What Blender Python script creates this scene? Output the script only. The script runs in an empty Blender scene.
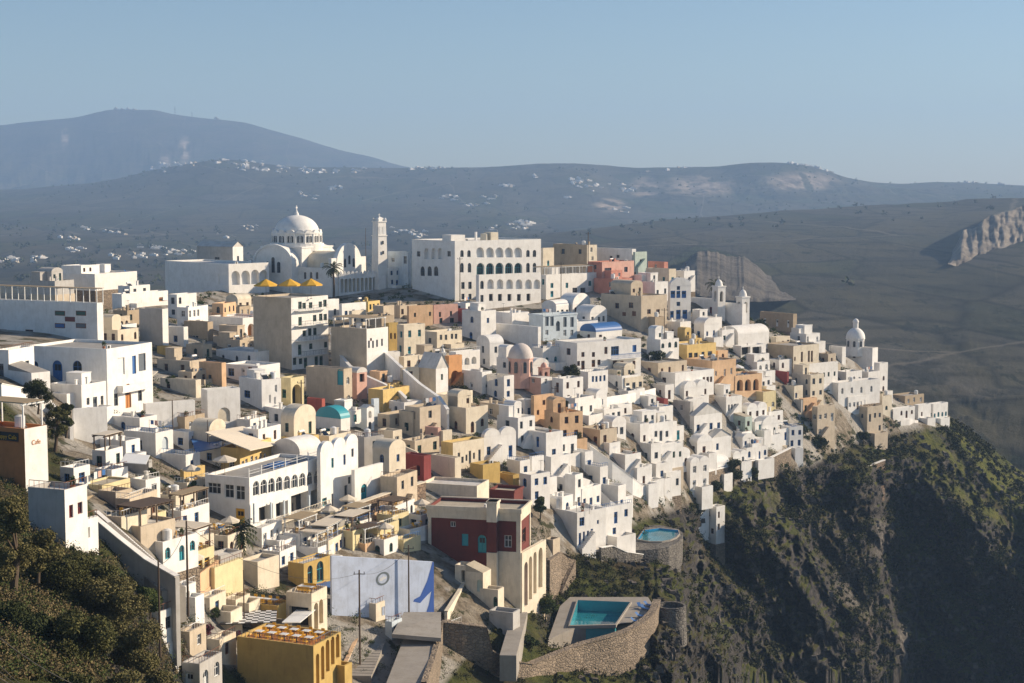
SKY_S=0.11; SUN_S=3.6; HAZE=7e-5; EXPO=0.0
SKY_S=0.074; SUN_S=5.0; HAZE=1.4e-4; EXPO=0.55; DUST=.35
import bpy, math, random
import numpy as np
from mathutils import Vector, Matrix, noise as mnoise
random.seed(7); rng=np.random.default_rng(7)
R=math.radians
sc=bpy.context.scene
col=sc.collection
# ------------------------------------------------------------------ camera
FL=1600.0; W,H=1024,683; HOR=190.0
PITCH=math.atan((341.5-HOR)/FL)
CP,SP=math.cos(PITCH),math.sin(PITCH)
def uv(px,py):
    cx=(px-512)/FL; cy=(341.5-py)/FL
    y=CP+SP*cy; z=-SP+CP*cy
    return cx/y, z/y
def P(px,py,D):
    u,v=uv(px,py); return Vector((u*D,D,v*D))
def proj(p):
    x,y,z=p
    f=y*CP-z*SP; s=z*CP+y*SP
    return 512+FL*x/f, 341.5-FL*s/f
cam=bpy.data.cameras.new('camera'); cam.sensor_width=36; cam.lens=FL/W*36
cam.clip_start=1; cam.clip_end=80000
co=bpy.data.objects.new('camera',cam); col.objects.link(co)
co.rotation_euler=(R(90)-PITCH,0,0); sc.camera=co
# ------------------------------------------------------------------ materials
SUN_AZ=R(14); SUN_EL=R(24)
def newmat(name):
    m=bpy.data.materials.new(name); m.use_nodes=True
    nt=m.node_tree; b=nt.nodes['Principled BSDF']
    return m,nt,b
def N(nt,t,**k):
    n=nt.nodes.new(t)
    for a,v in k.items(): setattr(n,a,v)
    return n
def mixc(nt,fac,a,b,mode='MIX'):
    n=nt.nodes.new('ShaderNodeMix'); n.data_type='RGBA'; n.blend_type=mode
    for s,v in ((0,fac),(6,a),(7,b)):
        if isinstance(v,bpy.types.NodeSocket): nt.links.new(v,n.inputs[s])
        elif s==0: n.inputs[s].default_value=v
        else: n.inputs[s].default_value=(*v,1) if len(v)==3 else v
    return n.outputs[2]
def noisen(nt,scale,detail=4,vec=None,rough=.6):
    n=N(nt,'ShaderNodeTexNoise'); n.inputs['Scale'].default_value=scale; n.inputs['Detail'].default_value=detail; n.inputs['Roughness'].default_value=rough
    if vec is not None: nt.links.new(vec,n.inputs['Vector'])
    return n.outputs['Fac']
def ramp(nt,fac,a,b,c0=0.,c1=1.):
    n=N(nt,'ShaderNodeMapRange'); nt.links.new(fac,n.inputs[0])
    n.inputs[1].default_value=a; n.inputs[2].default_value=b; n.inputs[3].default_value=c0; n.inputs[4].default_value=c1
    return n.outputs[0]
def wpos(nt,sx=1,sy=1,sz=1):
    g=N(nt,'ShaderNodeNewGeometry'); m=N(nt,'ShaderNodeVectorMath',operation='MULTIPLY'); nt.links.new(g.outputs['Position'],m.inputs[0]); m.inputs[1].default_value=(sx,sy,sz)
    return m.outputs[0]
MATS={}
def plaster(name,c,dirt=.5,rough=.9,var=.16):
    if name in MATS: return MATS[name]
    m,nt,b=newmat(name)
    p=wpos(nt)
    n1=noisen(nt,.55,6,p,.65); n2=noisen(nt,1.0,4,wpos(nt,2.2,2.2,.35),.6)
    dc=tuple(x*.62*y for x,y in zip(c,(1,.96,.88)))
    f=ramp(nt,n1,.42,.68,0,dirt); c1=mixc(nt,f,c,dc)
    f2=ramp(nt,n2,.52,.70,0,dirt*.75); c2=mixc(nt,f2,c1,tuple(x*.55 for x in c))
    oi=N(nt,'ShaderNodeObjectInfo'); f3=ramp(nt,oi.outputs['Random'],0,1,0,var)
    c3=mixc(nt,f3,c2,(c[0]*.75,c[1]*.66,c[2]*.55))
    nt.links.new(c3,b.inputs['Base Color']); b.inputs['Roughness'].default_value=rough
    bp=N(nt,'ShaderNodeBump'); bp.inputs['Strength'].default_value=.25; bp.inputs['Distance'].default_value=.08
    nt.links.new(noisen(nt,3,5,p),bp.inputs['Height']); nt.links.new(bp.outputs[0],b.inputs['Normal'])
    MATS[name]=m; return m
def plain(name,c,rough=.6,metal=0,spec=.5,var=.1):
    if name in MATS: return MATS[name]
    m,nt,b=newmat(name)
    f=ramp(nt,noisen(nt,2.5,4,wpos(nt)),.4,.7,0,.35)
    c1=mixc(nt,f,c,tuple(x*.7 for x in c)); nt.links.new(c1,b.inputs['Base Color'])
    b.inputs['Roughness'].default_value=rough; b.inputs['Metallic'].default_value=metal
    MATS[name]=m; return m
def stone(name,c,c2,scale=1.2):
    if name in MATS: return MATS[name]
    m,nt,b=newmat(name)
    v=N(nt,'ShaderNodeTexVoronoi'); v.inputs['Scale'].default_value=scale; nt.links.new(wpos(nt,1,1,1.7),v.inputs['Vector'])
    ve=N(nt,'ShaderNodeTexVoronoi'); ve.feature='DISTANCE_TO_EDGE'; ve.inputs['Scale'].default_value=scale; nt.links.new(wpos(nt,1,1,1.7),ve.inputs['Vector'])
    sp=N(nt,'ShaderNodeSeparateColor'); nt.links.new(v.outputs['Color'],sp.inputs[0])
    a=mixc(nt,sp.outputs[0],c,c2)
    a=mixc(nt,ramp(nt,noisen(nt,.25,5,wpos(nt)),.4,.65,0,.6),a,tuple(x*.5 for x in c))
    a=mixc(nt,ramp(nt,ve.outputs[0],.0,.07,.75,0),a,tuple(x*.25 for x in c))
    nt.links.new(a,b.inputs['Base Color']); b.inputs['Roughness'].default_value=.95
    bp=N(nt,'ShaderNodeBump'); bp.inputs['Strength'].default_value=.7; bp.inputs['Distance'].default_value=.2
    nt.links.new(ramp(nt,ve.outputs[0],0,.15),bp.inputs['Height']); nt.links.new(bp.outputs[0],b.inputs['Normal'])
    MATS[name]=m; return m
COL={'white':(.84,.825,.79),'cream':(.74,.66,.52),'beige':(.58,.49,.37),'tan':(.45,.36,.25),'grey':(.48,.46,.43),
 'yellow':(.72,.52,.20),'ochre':(.55,.38,.12),'orange':(.64,.32,.13),'terracotta':(.55,.22,.07),'pink':(.68,.42,.34),'salmon':(.62,.27,.20),'maroon':(.26,.05,.045),
 'red':(.16,.035,.025),'pale blue':(.58,.66,.72),'pale green':(.50,.60,.54),'pale yellow':(.72,.62,.36),'peach':(.70,.47,.28),'blue':(.06,.20,.48)}
def wallm(c): return plaster('plaster_'+c.replace(' ','_'),COL[c],.36 if c=='white' else .5)
roofm={'white':plaster('roof_lime',(.66,.64,.60),.6),'grey':plaster('roof_cement',(.36,.34,.31),.6),'beige':plaster('roof_sand',(.48,.42,.32),.6)}
m_glass,nt,b=newmat('window_glass'); b.inputs['Base Color'].default_value=(.02,.025,.03,1); b.inputs['Roughness'].default_value=.15
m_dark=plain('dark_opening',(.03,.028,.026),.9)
TR={'blue':plain('paint_blue',(.03,.13,.36),.5),'brown':plain('wood_brown',(.16,.06,.025),.6),'white':plain('paint_white',(.74,.74,.72),.5),
 'grey':plain('paint_grey',(.12,.14,.16),.5),'green':plain('paint_green',(.03,.10,.07),.5),'teal':plain('paint_teal',(.03,.32,.38),.5),'maroon':plain('paint_maroon',(.16,.02,.02),.5),'orange':plain('wood_orange',(.5,.2,.05),.6),'yellow':plain('paint_yellow',(.75,.42,.03),.6)}
m_metal=plain('dark_metal',(.05,.045,.04),.5,.3)
m_wood=plain('weathered_wood',(.10,.065,.04),.8)
m_reed=plain('reed_matting',(.33,.25,.15),.95)
m_cloth=plain('awning_cloth',(.66,.58,.46),.9)
m_conc=plaster('concrete',(.34,.31,.27),.5)
# ------------------------------------------------------------------ mesh building
class MB:
    def __init__(s): s.v=[];s.f=[];s.m=[]
    def quad(s,a,b,c,d,m=0):
        i=len(s.v); s.v+= [tuple(a),tuple(b),tuple(c),tuple(d)]; s.f.append((i,i+1,i+2,i+3)); s.m.append(m)
    def poly(s,pts,m=0):
        i=len(s.v); s.v+=[tuple(p) for p in pts]; s.f.append(tuple(range(i,i+len(pts)))); s.m.append(m)
    def box(s,x0,x1,y0,y1,z0,z1,m=0):
        i=len(s.v); s.v+=[(x0,y0,z0),(x1,y0,z0),(x1,y1,z0),(x0,y1,z0),(x0,y0,z1),(x1,y0,z1),(x1,y1,z1),(x0,y1,z1)]
        for f in ((0,3,2,1),(4,5,6,7),(0,1,5,4),(1,2,6,5),(2,3,7,6),(3,0,4,7)): s.f.append(tuple(i+k for k in f)); s.m.append(m)
    def bar(s,a,b,r,m=0,n=6,r2=None):
        a=Vector(a);b=Vector(b);d=(b-a); L=d.length
        if L<1e-5: return
        d/=L; u=d.orthogonal().normalized(); w=d.cross(u); r2=r if r2 is None else r2
        i=len(s.v)
        for k in range(n):
            t=2*math.pi*k/n; o=u*math.cos(t)+w*math.sin(t)
            s.v.append(tuple(a+o*r)); s.v.append(tuple(b+o*r2))
        for k in range(n):
            q=(k+1)%n; s.f.append((i+2*k,i+2*q,i+2*q+1,i+2*k+1)); s.m.append(m)
        s.f.append(tuple(i+2*k for k in range(n))); s.m.append(m); s.f.append(tuple(i+2*k+1 for k in range(n))); s.m.append(m)
    def lathe(s,cx,cy,prof,n=20,m=0,sx=1,sy=1):
        i=len(s.v)
        for r,z in prof:
            for k in range(n):
                t=2*math.pi*k/n; s.v.append((cx+r*sx*math.cos(t),cy+r*sy*math.sin(t),z))
        for j in range(len(prof)-1):
            for k in range(n):
                q=(k+1)%n; s.f.append((i+j*n+k,i+j*n+q,i+(j+1)*n+q,i+(j+1)*n+k)); s.m.append(m)
    def vault(s,x0,x1,y0,y1,z,rise,m=0,n=12,axis='y'):
        pts=[]
        for k in range(n+1):
            t=math.pi*k/n; c=-math.cos(t)*.5+.5; pts.append((c,math.sin(t)*rise))
        for k in range(n):
            (c0,h0),(c1,h1)=pts[k],pts[k+1]
            if axis=='y':
                a=x0+(x1-x0)*c0; b=x0+(x1-x0)*c1; s.quad((a,y0,z+h0),(b,y0,z+h1),(b,y1,z+h1),(a,y1,z+h0),m)
            else:
                a=y0+(y1-y0)*c0; b=y0+(y1-y0)*c1; s.quad((x0,a,z+h0),(x0,b,z+h1),(x1,b,z+h1),(x1,a,z+h0),m)
        if axis=='y':
            for y in (y0,y1): s.poly([(x0+(x1-x0)*c,y,z+h) for c,h in pts],m)
        else:
            for x in (x0,x1): s.poly([(x,y0+(y1-y0)*c,z+h) for c,h in pts],m)
    def facade(s,p0,ex,inw,L,z0,z1,ops,m=0,dep=.25,mr=None):
        """wall plane with recessed openings (s0,s1,a,b,arch)"""
        mr=m if mr is None else mr
        ex=Vector((*ex,0));inw=Vector((*inw,0));p0=Vector((*p0,0))
        pt=lambda q,z,d=0: p0+ex*q+inw*d+Vector((0,0,z))
        xs=sorted({0,L,*[o[0] for o in ops],*[o[1] for o in ops]}); zs=sorted({z0,z1,*[o[2] for o in ops],*[o[3] for o in ops]})
        for a,b in zip(xs,xs[1:]):
            run=None
            for c,d in zip(zs,zs[1:]):
                mx,mz=(a+b)/2,(c+d)/2
                if any(o[0]<mx<o[1] and o[2]<mz<o[3] for o in ops): continue
                s.quad(pt(a,c),pt(b,c),pt(b,d),pt(a,d),m)
        for o in ops:
            a,b,c,d,ar=o[:5]; cx=(a+b)/2; r=(b-a)/2; rz=min(r,(d-c)*.6)
            out=[(a,c)]
            if ar:
                arc=[(cx-r*math.cos(math.pi*k/8),d-rz+rz*math.sin(math.pi*k/8)) for k in range(9)]
                out+=arc+[(b,c)]
                s.poly([pt(a,d)]+[pt(*q) for q in arc[:5]],m); s.poly([pt(b,d)]+[pt(*q) for q in arc[4:]],m)
            else: out+=[(a,d),(b,d),(b,c)]
            for q,w in zip(out,out[1:]+out[:1]): s.quad(pt(*q),pt(*w),pt(*w,dep),pt(*q,dep),mr)
    def obj(s,name,mats,parent=None,loc=None,rot=0,smooth=False):
        me=bpy.data.meshes.new(name); me.from_pydata(s.v,[],s.f)
        if not isinstance(mats,(list,tuple)): mats=[mats]
        for q in mats: me.materials.append(q)
        if len(mats)>1: me.polygons.foreach_set('material_index',s.m)
        if smooth: me.polygons.foreach_set('use_smooth',[True]*len(me.polygons))
        me.update()
        return link(name,me,parent,loc,rot)
def link(name,me,parent=None,loc=None,rot=0):
    o=bpy.data.objects.new(name,me); col.objects.link(o)
    if parent: o.parent=parent
    if loc is not None: o.location=loc
    if rot: o.rotation_euler=(0,0,rot)
    return o
def tag(o,label=None,cat=None,group=None,kind=None):
    for k,v in (('label',label),('category',cat),('group',group),('kind',kind)):
        if v: o[k]=v
    return o
def empty(name,loc,rot=0,label=None,cat=None,group=None):
    o=bpy.data.objects.new(name,None); col.objects.link(o); o.location=loc; o.rotation_euler=(0,0,rot); o.empty_display_size=.5
    return tag(o,label,cat,group)
def copy_tree(o,parent=None,loc=None,rot=None,label=None):
    c=o.copy(); col.objects.link(c)
    c.parent=parent
    if loc is not None: c.location=loc
    if rot is not None: c.rotation_euler=(0,0,rot)
    if label: c['label']=label
    for ch in o.children:
        d=copy_tree(ch,c); d.matrix_parent_inverse=ch.matrix_parent_inverse.copy()
    return c
# ------------------------------------------------------------------ terrain
TC=[ # curves: list of (px,py,D,amp)   amp = relief noise in metres
 [(-500,1100,22,.2),(0,1000,30,.3),(160,1000,45,.3),(400,1000,100,.3),(700,1000,190,3),(860,1000,300,5),(1300,1000,330,5)],
 [(-500,683,70,.4),(0,683,84,.5),(100,683,98,.5),(150,683,130,.3),(190,683,158,.2),(240,683,172,.1),(400,683,190,.2),(500,683,207,.6),(600,683,224,.4),(650,683,236,.6),(680,683,246,1.5),(705,683,272,5),(760,683,332,11),(800,683,346,12),(850,683,366,13),(885,683,392,11),(930,683,418,9),(1024,683,412,10),(1300,683,400,9)],
 [(-500,600,85,.4),(0,600,106,.5),(90,600,126,.4),(150,600,158,.2),(200,600,184,.1),(260,600,196,.05),(400,600,212,.1),(500,600,228,.1),(535,603,238,.1),(560,605,254,.05),(600,607,257,.05),(645,610,259,.1),(672,630,256,.3),(692,608,290,3),(700,600,312,7),(760,590,346,10),(800,600,358,12),(860,600,380,13),(893,600,414,10),(930,600,428,8),(1000,600,424,10),(1300,600,412,9)],
 [(-500,520,110,.3),(0,520,146,.3),(90,520,168,.2),(150,520,192,.1),(200,520,212,0),(300,520,226,0),(400,520,236,0),(500,520,255,0),(600,520,285,.1),(660,520,312,.5),(700,520,338,3),(760,505,362,6),(800,515,374,8),(860,535,398,9),(900,530,430,7),(950,510,438,6),(1024,540,438,8),(1300,600,430,5)],
 [(-500,430,150,.5),(0,440,190,.5),(60,450,215,.2),(100,450,224,0),(200,450,252,0),(300,450,264,0),(400,450,274,0),(500,450,288,0),(600,450,314,0),(700,450,353,0),(770,455,378,.6),(820,460,395,1),(870,460,420,1.5),(930,454,439,2),(980,478,446,2.5),(1024,508,448,3),(1300,580,445,4)],
 [(-500,350,180,.5),(0,375,240,.8),(60,375,262,.5),(100,380,282,0),(200,380,302,0),(300,380,314,0),(400,380,325,0),(500,380,338,0),(600,380,354,0),(700,380,382,0),(800,388,412,0),(860,408,430,0),(900,419,442,.3),(940,430,450,.5),(980,455,458,1.5),(1024,488,462,2),(1300,560,470,3)],
 [(-500,300,300,1),(0,325,335,0),(100,312,362,0),(165,296,392,0),(250,289,430,0),(330,288,442,0),(400,288,432,0),(500,290,432,0),(600,291,434,0),(680,300,438,0),(740,316,442,0),(790,338,445,0),(850,359,462,0),(890,394,470,.3),(945,414,474,.3),(980,440,476,1.5),(1024,474,478,1.5),(1300,560,490,3)],
 [(-500,360,420,1),(0,365,470,0),(165,335,520,0),(400,335,560,1),(600,340,560,1),(740,365,560,2),(850,410,560,3),(945,470,570,3),(1024,540,580,4),(1300,620,580,4)],
 [(-500,290,1500,3),(0,290,1500,3),(400,285,1600,3),(600,300,1200,4),(700,330,950,4),(800,372,780,6),(900,430,690,10),(1024,470,650,12),(1300,480,640,12)],
 [(-500,275,1900,3),(0,275,1900,3),(300,275,2000,3),(560,275,1500,3),(640,286,1300,4),(760,338,1000,2),(900,354,960,3),(1024,352,920,5),(1300,340,900,4)],
 [(-500,262,2200,3),(0,262,2200,3),(300,262,2400,3),(560,262,1800,3),(680,272,1500,8),(760,300,1200,4),(900,300,1220,3),(1024,293,1180,3),(1300,290,1100,3)],
 [(-500,245,2600,4),(0,245,2600,4),(300,245,2800,4),(480,240,2700,4),(560,233,2600,4),(650,222,2700,5),(760,213,2800,5),(860,206,2800,5),(940,202,2700,5),(985,198,2600,6),(1024,199,2500,6),(1300,190,2400,5)],
 [(-500,226,3400,6),(0,226,3400,6),(300,226,3400,6),(480,226,3300,6),(560,232,3300,6),(650,230,3400,4),(860,216,3400,4),(1024,206,3400,4),(1300,200,3300,4)],
 [(-500,207,4300,10),(0,207,4300,10),(300,202,4400,12),(480,204,4200,12),(560,210,4200,12),(700,214,4200,12),(860,208,4300,10),(1300,205,4300,10)],
 [(-500,196,5000,14),(0,196,5000,12),(100,186,5000,12),(150,176,5000,12),(225,165,5000,10),(300,173,5000,12),(400,176,5000,14),(480,174,5000,14),(560,172,4900,18),(640,196,4800,30),(700,194,4800,45),(760,192,4800,50),(820,196,4800,50),(900,194,4900,40),(1024,192,4900,20),(1300,195,4900,10)],
 [(-500,192,5400,5),(0,190,5400,6),(100,182,5300,6),(150,171,5200,5),(200,162,5150,5),(225,159,5200,5),(300,167,5200,5),(400,168,5300,5),(480,167,5300,6),(560,163,5300,6),(600,165,5300,5),(640,168,5200,6),(700,167,5200,6),(760,163,5100,6),(800,165,5100,6),(830,172,5200,6),(850,178,5200,6),(900,184,5300,5),(940,182,5300,5),(1024,186,5300,5),(1300,190,5300,5)],
 [(-500,204,6200,20),(0,203,6200,20),(225,176,6000,20),(400,182,6200,20),(600,180,6200,20),(850,190,6200,10),(1300,196,6200,5)],
 [(-500,200,7000,130),(0,196,7000,130),(150,180,7000,120),(300,178,7000,90),(450,188,7000,20),(700,200,7000,5),(1300,205,7000,5)],
 [(-500,150,8000,12),(-300,140,8200,12),(-100,132,8200,12),(0,126,8200,10),(30,122,8200,10),(75,118,8200,10),(100,112,8200,8),(112,110,8200,8),(150,110,8200,8),(175,115,8200,8),(200,118,8200,8),(240,122,8200,8),(270,130,8200,8),(300,138,8200,8),(340,150,8200,8),(370,157,8200,8),(400,166,8200,8),(440,174,8200,8),(500,190,8200,5),(600,207,8200,5),(1300,207,8200,5)],
 [(-500,190,10500,5),(0,180,10500,5),(300,195,10500,5),(500,205,10500,5),(1300,205,10500,5)],
 [(-500,230,13000,1),(1300,230,13000,1)],
]
NSUB=[6,90,90,80,60,55,45,10,40,50,50,70,14,50,45,20,6,16,70,6]
TCN=[]
for c in TC:
    us=[];Y=[];Z=[];A=[]
    for px,py,D,am in c:
        u,v=uv(px,py); us.append(u);Y.append(D);Z.append(v*D);A.append(am)
    TCN.append((np.array(us),np.array(Y,float),np.array(Z),np.array(A)))
def pchip(x,xp,fp):
    h=np.diff(xp); d=np.diff(fp)/h; n=len(xp); m=np.zeros(n)
    for i in range(1,n-1):
        m[i]=0 if d[i-1]*d[i]<=0 else 2*d[i-1]*d[i]/(d[i-1]+d[i])
    m[0]=d[0];m[-1]=d[-1]
    x=np.clip(x,xp[0],xp[-1]); i=np.clip(np.searchsorted(xp,x)-1,0,n-2); t=(x-xp[i])/h[i]
    return (2*t**3-3*t**2+1)*fp[i]+(t**3-2*t**2+t)*h[i]*m[i]+(-2*t**3+3*t**2)*fp[i+1]+(t**3-t**2)*h[i]*m[i+1]
# value noise
_perm=rng.random((256,256))
def vn(x,y):
    xi=np.floor(x).astype(int);yi=np.floor(y).astype(int);fx=x-xi;fy=y-yi
    fx=fx*fx*(3-2*fx);fy=fy*fy*(3-2*fy)
    g=lambda a,b:_perm[a%256,b%256]
    return (g(xi,yi)*(1-fx)+g(xi+1,yi)*fx)*(1-fy)+(g(xi,yi+1)*(1-fx)+g(xi+1,yi+1)*fx)*fy
def fbm(x,y,o=5,rid=False):
    s=0;a=.5;t=0
    for k in range(o):
        n=vn(x*2**k+17*k,y*2**k+31*k)
        if rid: n=1-abs(2*n-1)
        s=s+a*n;t+=a;a*=.55
    return s/t
def relief(X,Y):
    """noise in -1..1 with a wavelength that suits the distance"""
    wl=np.interp(Y,[50,300,500,700,1500,3000,5000,8000,13000],[8,22,30,70,120,250,420,700,1200])
    lw=np.log2(wl); k=np.floor(lw); t=lw-k
    def one(k):
        s=2.0**k; return fbm(X/s+3.3*k,Y/s*.8+5.1*k,6,True)*2-1.15
    ks=np.unique(k); out=np.zeros_like(X*1.0)
    for q in ks:
        m=(k==q)
        if m.any():
            xx,yy=X[m],Y[m]; tt=t[m]
            def f(kk): s=2.0**kk; return fbm(xx/s+3.3*kk,yy/s*.8+5.1*kk,6,True)*2-1.15
            out[m]=f(q)*(1-tt)+f(q+1)*tt
    return out
def surf(u,extra=1):
    """terrain profile stack at each u (array): returns Y,Z (nu, ns)"""
    u=np.atleast_1d(u)
    Ys=[];Zs=[];As=[]
    for us,Y,Z,A in TCN:
        Ys.append(pchip(u,us,Y));Zs.append(pchip(u,us,Z));As.append(np.interp(u,us,A))
    Ys=np.array(Ys).T;Zs=np.array(Zs).T;As=np.array(As).T
    K=Ys.shape[1]; s=[]
    for k in range(K-1):
        n=NSUB[k]*extra; s.append(k+np.arange(n)/n)
    s=np.concatenate(s+[[K-1.]]); i=np.minimum(s.astype(int),K-2); t=s-i
    a=Ys[:,i]*(1-t)+Ys[:,i+1]*t
    # smooth-ish Z
    z=Zs[:,i]*(1-t)+Zs[:,i+1]*t
    am=As[:,i]*(1-t)+As[:,i+1]*t
    X=u[:,None]*a
    rl=relief(X.ravel(),a.ravel()).reshape(a.shape)
    nearw=np.clip((am-1.5)/3,0,1)*(a<540)
    strata=np.sin((z+am*rl*.6)*.55+3*fbm(X/25,a/25,3))*.9
    z=z+am*rl+nearw*strata
    # spurs and gullies: the cliff stands out or steps back along the sight line
    uu=u[:,None]+0*a; px=512+FL*uu; py=HOR-FL*z/a
    e=np.interp(px,[-500,520,560,600,640,700,760,800,860,900,950,1024,1300],[2000,2000,575,560,545,512,476,462,446,450,445,500,560])
    m=np.clip((py-e)/40,0,1)*(a<540)*(a>200)
    if m.any():
        q=.80*px-.60*py; p_=.60*px+.80*py
        n1=fbm(q/85+3.1,p_/230+1.7,3,True)-.62; n2=fbm(q/30+9,p_/55+4,4,True)-.6; n3=fbm(px/9,py/13,4,True)-.6; n4=fbm(px/3.7,py/4.5,3,True)-.6
        keep=np.clip((px-600)/90,.12,1)
        dl=(n1*46+n2*19+n3*8+n4*2.2)*m*keep
        f=1-dl*.9/np.maximum(a,1); a=a*f; z=z*f
    return a,z,s
def hit(px,py,far=False):
    """first point of the terrain seen through a pixel"""
    u,v=uv(px,py); Y,Z,s=surf(u); Y=Y[0];Z=Z[0]
    d=Z-v*Y
    if not far:   # town: never past the brow of the ridge
        near=Y<500; kc=int(np.argmax(np.where(near,Z/Y,-9))); 
        
        if Z[kc]/Y[kc]<v: Dk=Y[kc]+min(38,(v-Z[kc]/Y[kc])*FL*1.15); return Vector((u*Dk,Dk,v*Dk))
    for k in range(1,len(d)):
        if d[k]>=0 and Y[k]>60:
            t=(0-d[k-1])/(d[k]-d[k-1]) if d[k]!=d[k-1] else 0
            t=min(1,max(0,t)); D=Y[k-1]+(Y[k]-Y[k-1])*t
            return Vector((u*D,D,v*D))
    return Vector((u*440,440,v*440))
def ground(x,y):
    Y,Z,s=surf(x/y); return float(np.interp(y,Y[0],Z[0]))
NU=1150
us=np.concatenate([np.linspace(-.62,-.345,60,endpoint=False),np.linspace(-.345,.345,NU-120,endpoint=False),np.linspace(.345,.62,60)])
uc=np.clip(us,TCN[0][0][0],TCN[0][0][-1])
Yg,Zg,sg=surf(us)
nr=Yg.shape[1]; X=us[:,None]*Yg
V=np.stack([X,Yg,Zg],-1).reshape(-1,3)
ii=np.arange(NU*nr).reshape(NU,nr)
Fq=np.stack([ii[:-1,:-1],ii[1:,:-1],ii[1:,1:],ii[:-1,1:]],-1).reshape(-1,4)
def npmesh(name,V,F,mats,smooth=True):
    me=bpy.data.meshes.new(name); me.vertices.add(len(V)); me.vertices.foreach_set('co',np.asarray(V,np.float32).ravel())
    n=F.shape[1]; me.loops.add(F.size); me.loops.foreach_set('vertex_index',F.astype(np.int32).ravel())
    me.polygons.add(len(F)); me.polygons.foreach_set('loop_start',np.arange(0,F.size,n,dtype=np.int32)); me.polygons.foreach_set('loop_total',np.full(len(F),n,np.int32))
    for m in mats: me.materials.append(m)
    me.update(calc_edges=True)
    me.polygons.foreach_set('use_smooth',np.full(len(F),smooth)); me.validate()
    return me
# terrain material
m_ter,nt,b=newmat('terrain')
pos=wpos(nt)
def attr(n):
    a=N(nt,'ShaderNodeAttribute'); a.attribute_name=n; return a.outputs['Fac']
g=N(nt,'ShaderNodeNewGeometry'); sx=N(nt,'ShaderNodeSeparateXYZ'); nt.links.new(g.outputs['Normal'],sx.inputs[0])
def add(a,b,k=1.0):
    n=N(nt,'ShaderNodeMath',operation='MULTIPLY_ADD'); nt.links.new(a,n.inputs[0]); n.inputs[1].default_value=k
    nt.links.new(b,n.inputs[2]); return n.outputs[0]
# near wild: grass on the gentle, dark volcanic rock on the steep
nA=noisen(nt,.06,8,pos,.65); nB=noisen(nt,.45,6,pos,.7)
sl=add(nB,sx.outputs[2],.8); sl=add(nA,sl,.75)
grass=mixc(nt,ramp(nt,nB,.35,.65),(.045,.062,.014),(.125,.125,.038)); grass=mixc(nt,ramp(nt,nA,.46,.62),grass,(.075,.058,.034))
rock=mixc(nt,ramp(nt,noisen(nt,.25,9,wpos(nt,1,1,2.2),.75),.35,.7),(.020,.019,.019),(.15,.135,.12)); rock=mixc(nt,ramp(nt,noisen(nt,.03,6,wpos(nt,1,1,.4)),.60,.68,0,.6),rock,(.26,.20,.155))
wild=mixc(nt,ramp(nt,sl,1.24,1.42),rock,grass)
town=mixc(nt,ramp(nt,nB,.4,.65),(.36,.31,.24),(.16,.125,.085)); town=mixc(nt,ramp(nt,noisen(nt,.11,5,pos),.47,.53,0,.8),town,(.50,.47,.42)); town=mixc(nt,ramp(nt,noisen(nt,.2,5,wpos(nt,1,1.3,2)),.56,.62,0,.9),town,(.05,.055,.02))
# far: terraced fields, dry earth, dark scrub
zc=N(nt,'ShaderNodeTexWave'); zc.wave_type='BANDS'; zc.bands_direction='Z'; zc.inputs['Scale'].default_value=.09; zc.inputs['Distortion'].default_value=5; zc.inputs['Detail'].default_value=3; zc.inputs['Detail Scale'].default_value=.02; nt.links.new(pos,zc.inputs['Vector'])
vf=N(nt,'ShaderNodeTexVoronoi'); vf.inputs['Scale'].default_value=.009; nt.links.new(wpos(nt,1,.28,5),vf.inputs['Vector'])
sc3=N(nt,'ShaderNodeSeparateColor'); nt.links.new(vf.outputs['Color'],sc3.inputs[0])
far=mixc(nt,sc3.outputs[0],(.034,.034,.026),(.092,.082,.062)); far=mixc(nt,ramp(nt,sc3.outputs[1],.55,.8),far,(.045,.055,.025))
zm=N(nt,'ShaderNodeMath',operation='MULTIPLY'); nt.links.new(ramp(nt,zc.outputs['Fac'],.6,.95,0,.8),zm.inputs[0]); nt.links.new(ramp(nt,noisen(nt,.006,5,wpos(nt,1,.5,1)),.42,.58),zm.inputs[1])
far=mixc(nt,zm.outputs[0],far,(.020,.020,.014))
far=mixc(nt,ramp(nt,noisen(nt,.012,8,wpos(nt,1,.35,1),.7),.42,.62,0,.8),far,(.085,.075,.04))
far=mixc(nt,ramp(nt,noisen(nt,.05,4,wpos(nt,1,.3,1),.8),.56,.64,0,.85),far,(.018,.022,.012))
frock=mixc(nt,ramp(nt,noisen(nt,.015,8,wpos(nt,1,1,.5),.7),.35,.68),(.12,.09,.065),(.62,.50,.38))
far=mixc(nt,ramp(nt,add(noisen(nt,.01,5,pos),sx.outputs[2],.25),.93,.80),far,frock)
ve=N(nt,'ShaderNodeTexVoronoi'); ve.feature='DISTANCE_TO_EDGE'; ve.inputs['Scale'].default_value=.009; nt.links.new(wpos(nt,1,.28,5),ve.inputs['Vector'])
far=mixc(nt,ramp(nt,ve.outputs[0],.0,.035,.8,0),far,(.02,.02,.013))
vr=N(nt,'ShaderNodeTexVoronoi'); vr.feature='DISTANCE_TO_EDGE'; vr.inputs['Scale'].default_value=.0016; nt.links.new(wpos(nt,1,.6,3),vr.inputs['Vector'])
far=mixc(nt,ramp(nt,vr.outputs[0],.0,.004,.4,0),far,(.30,.26,.20))
far=mixc(nt,attr('rockm'),far,frock)
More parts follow.
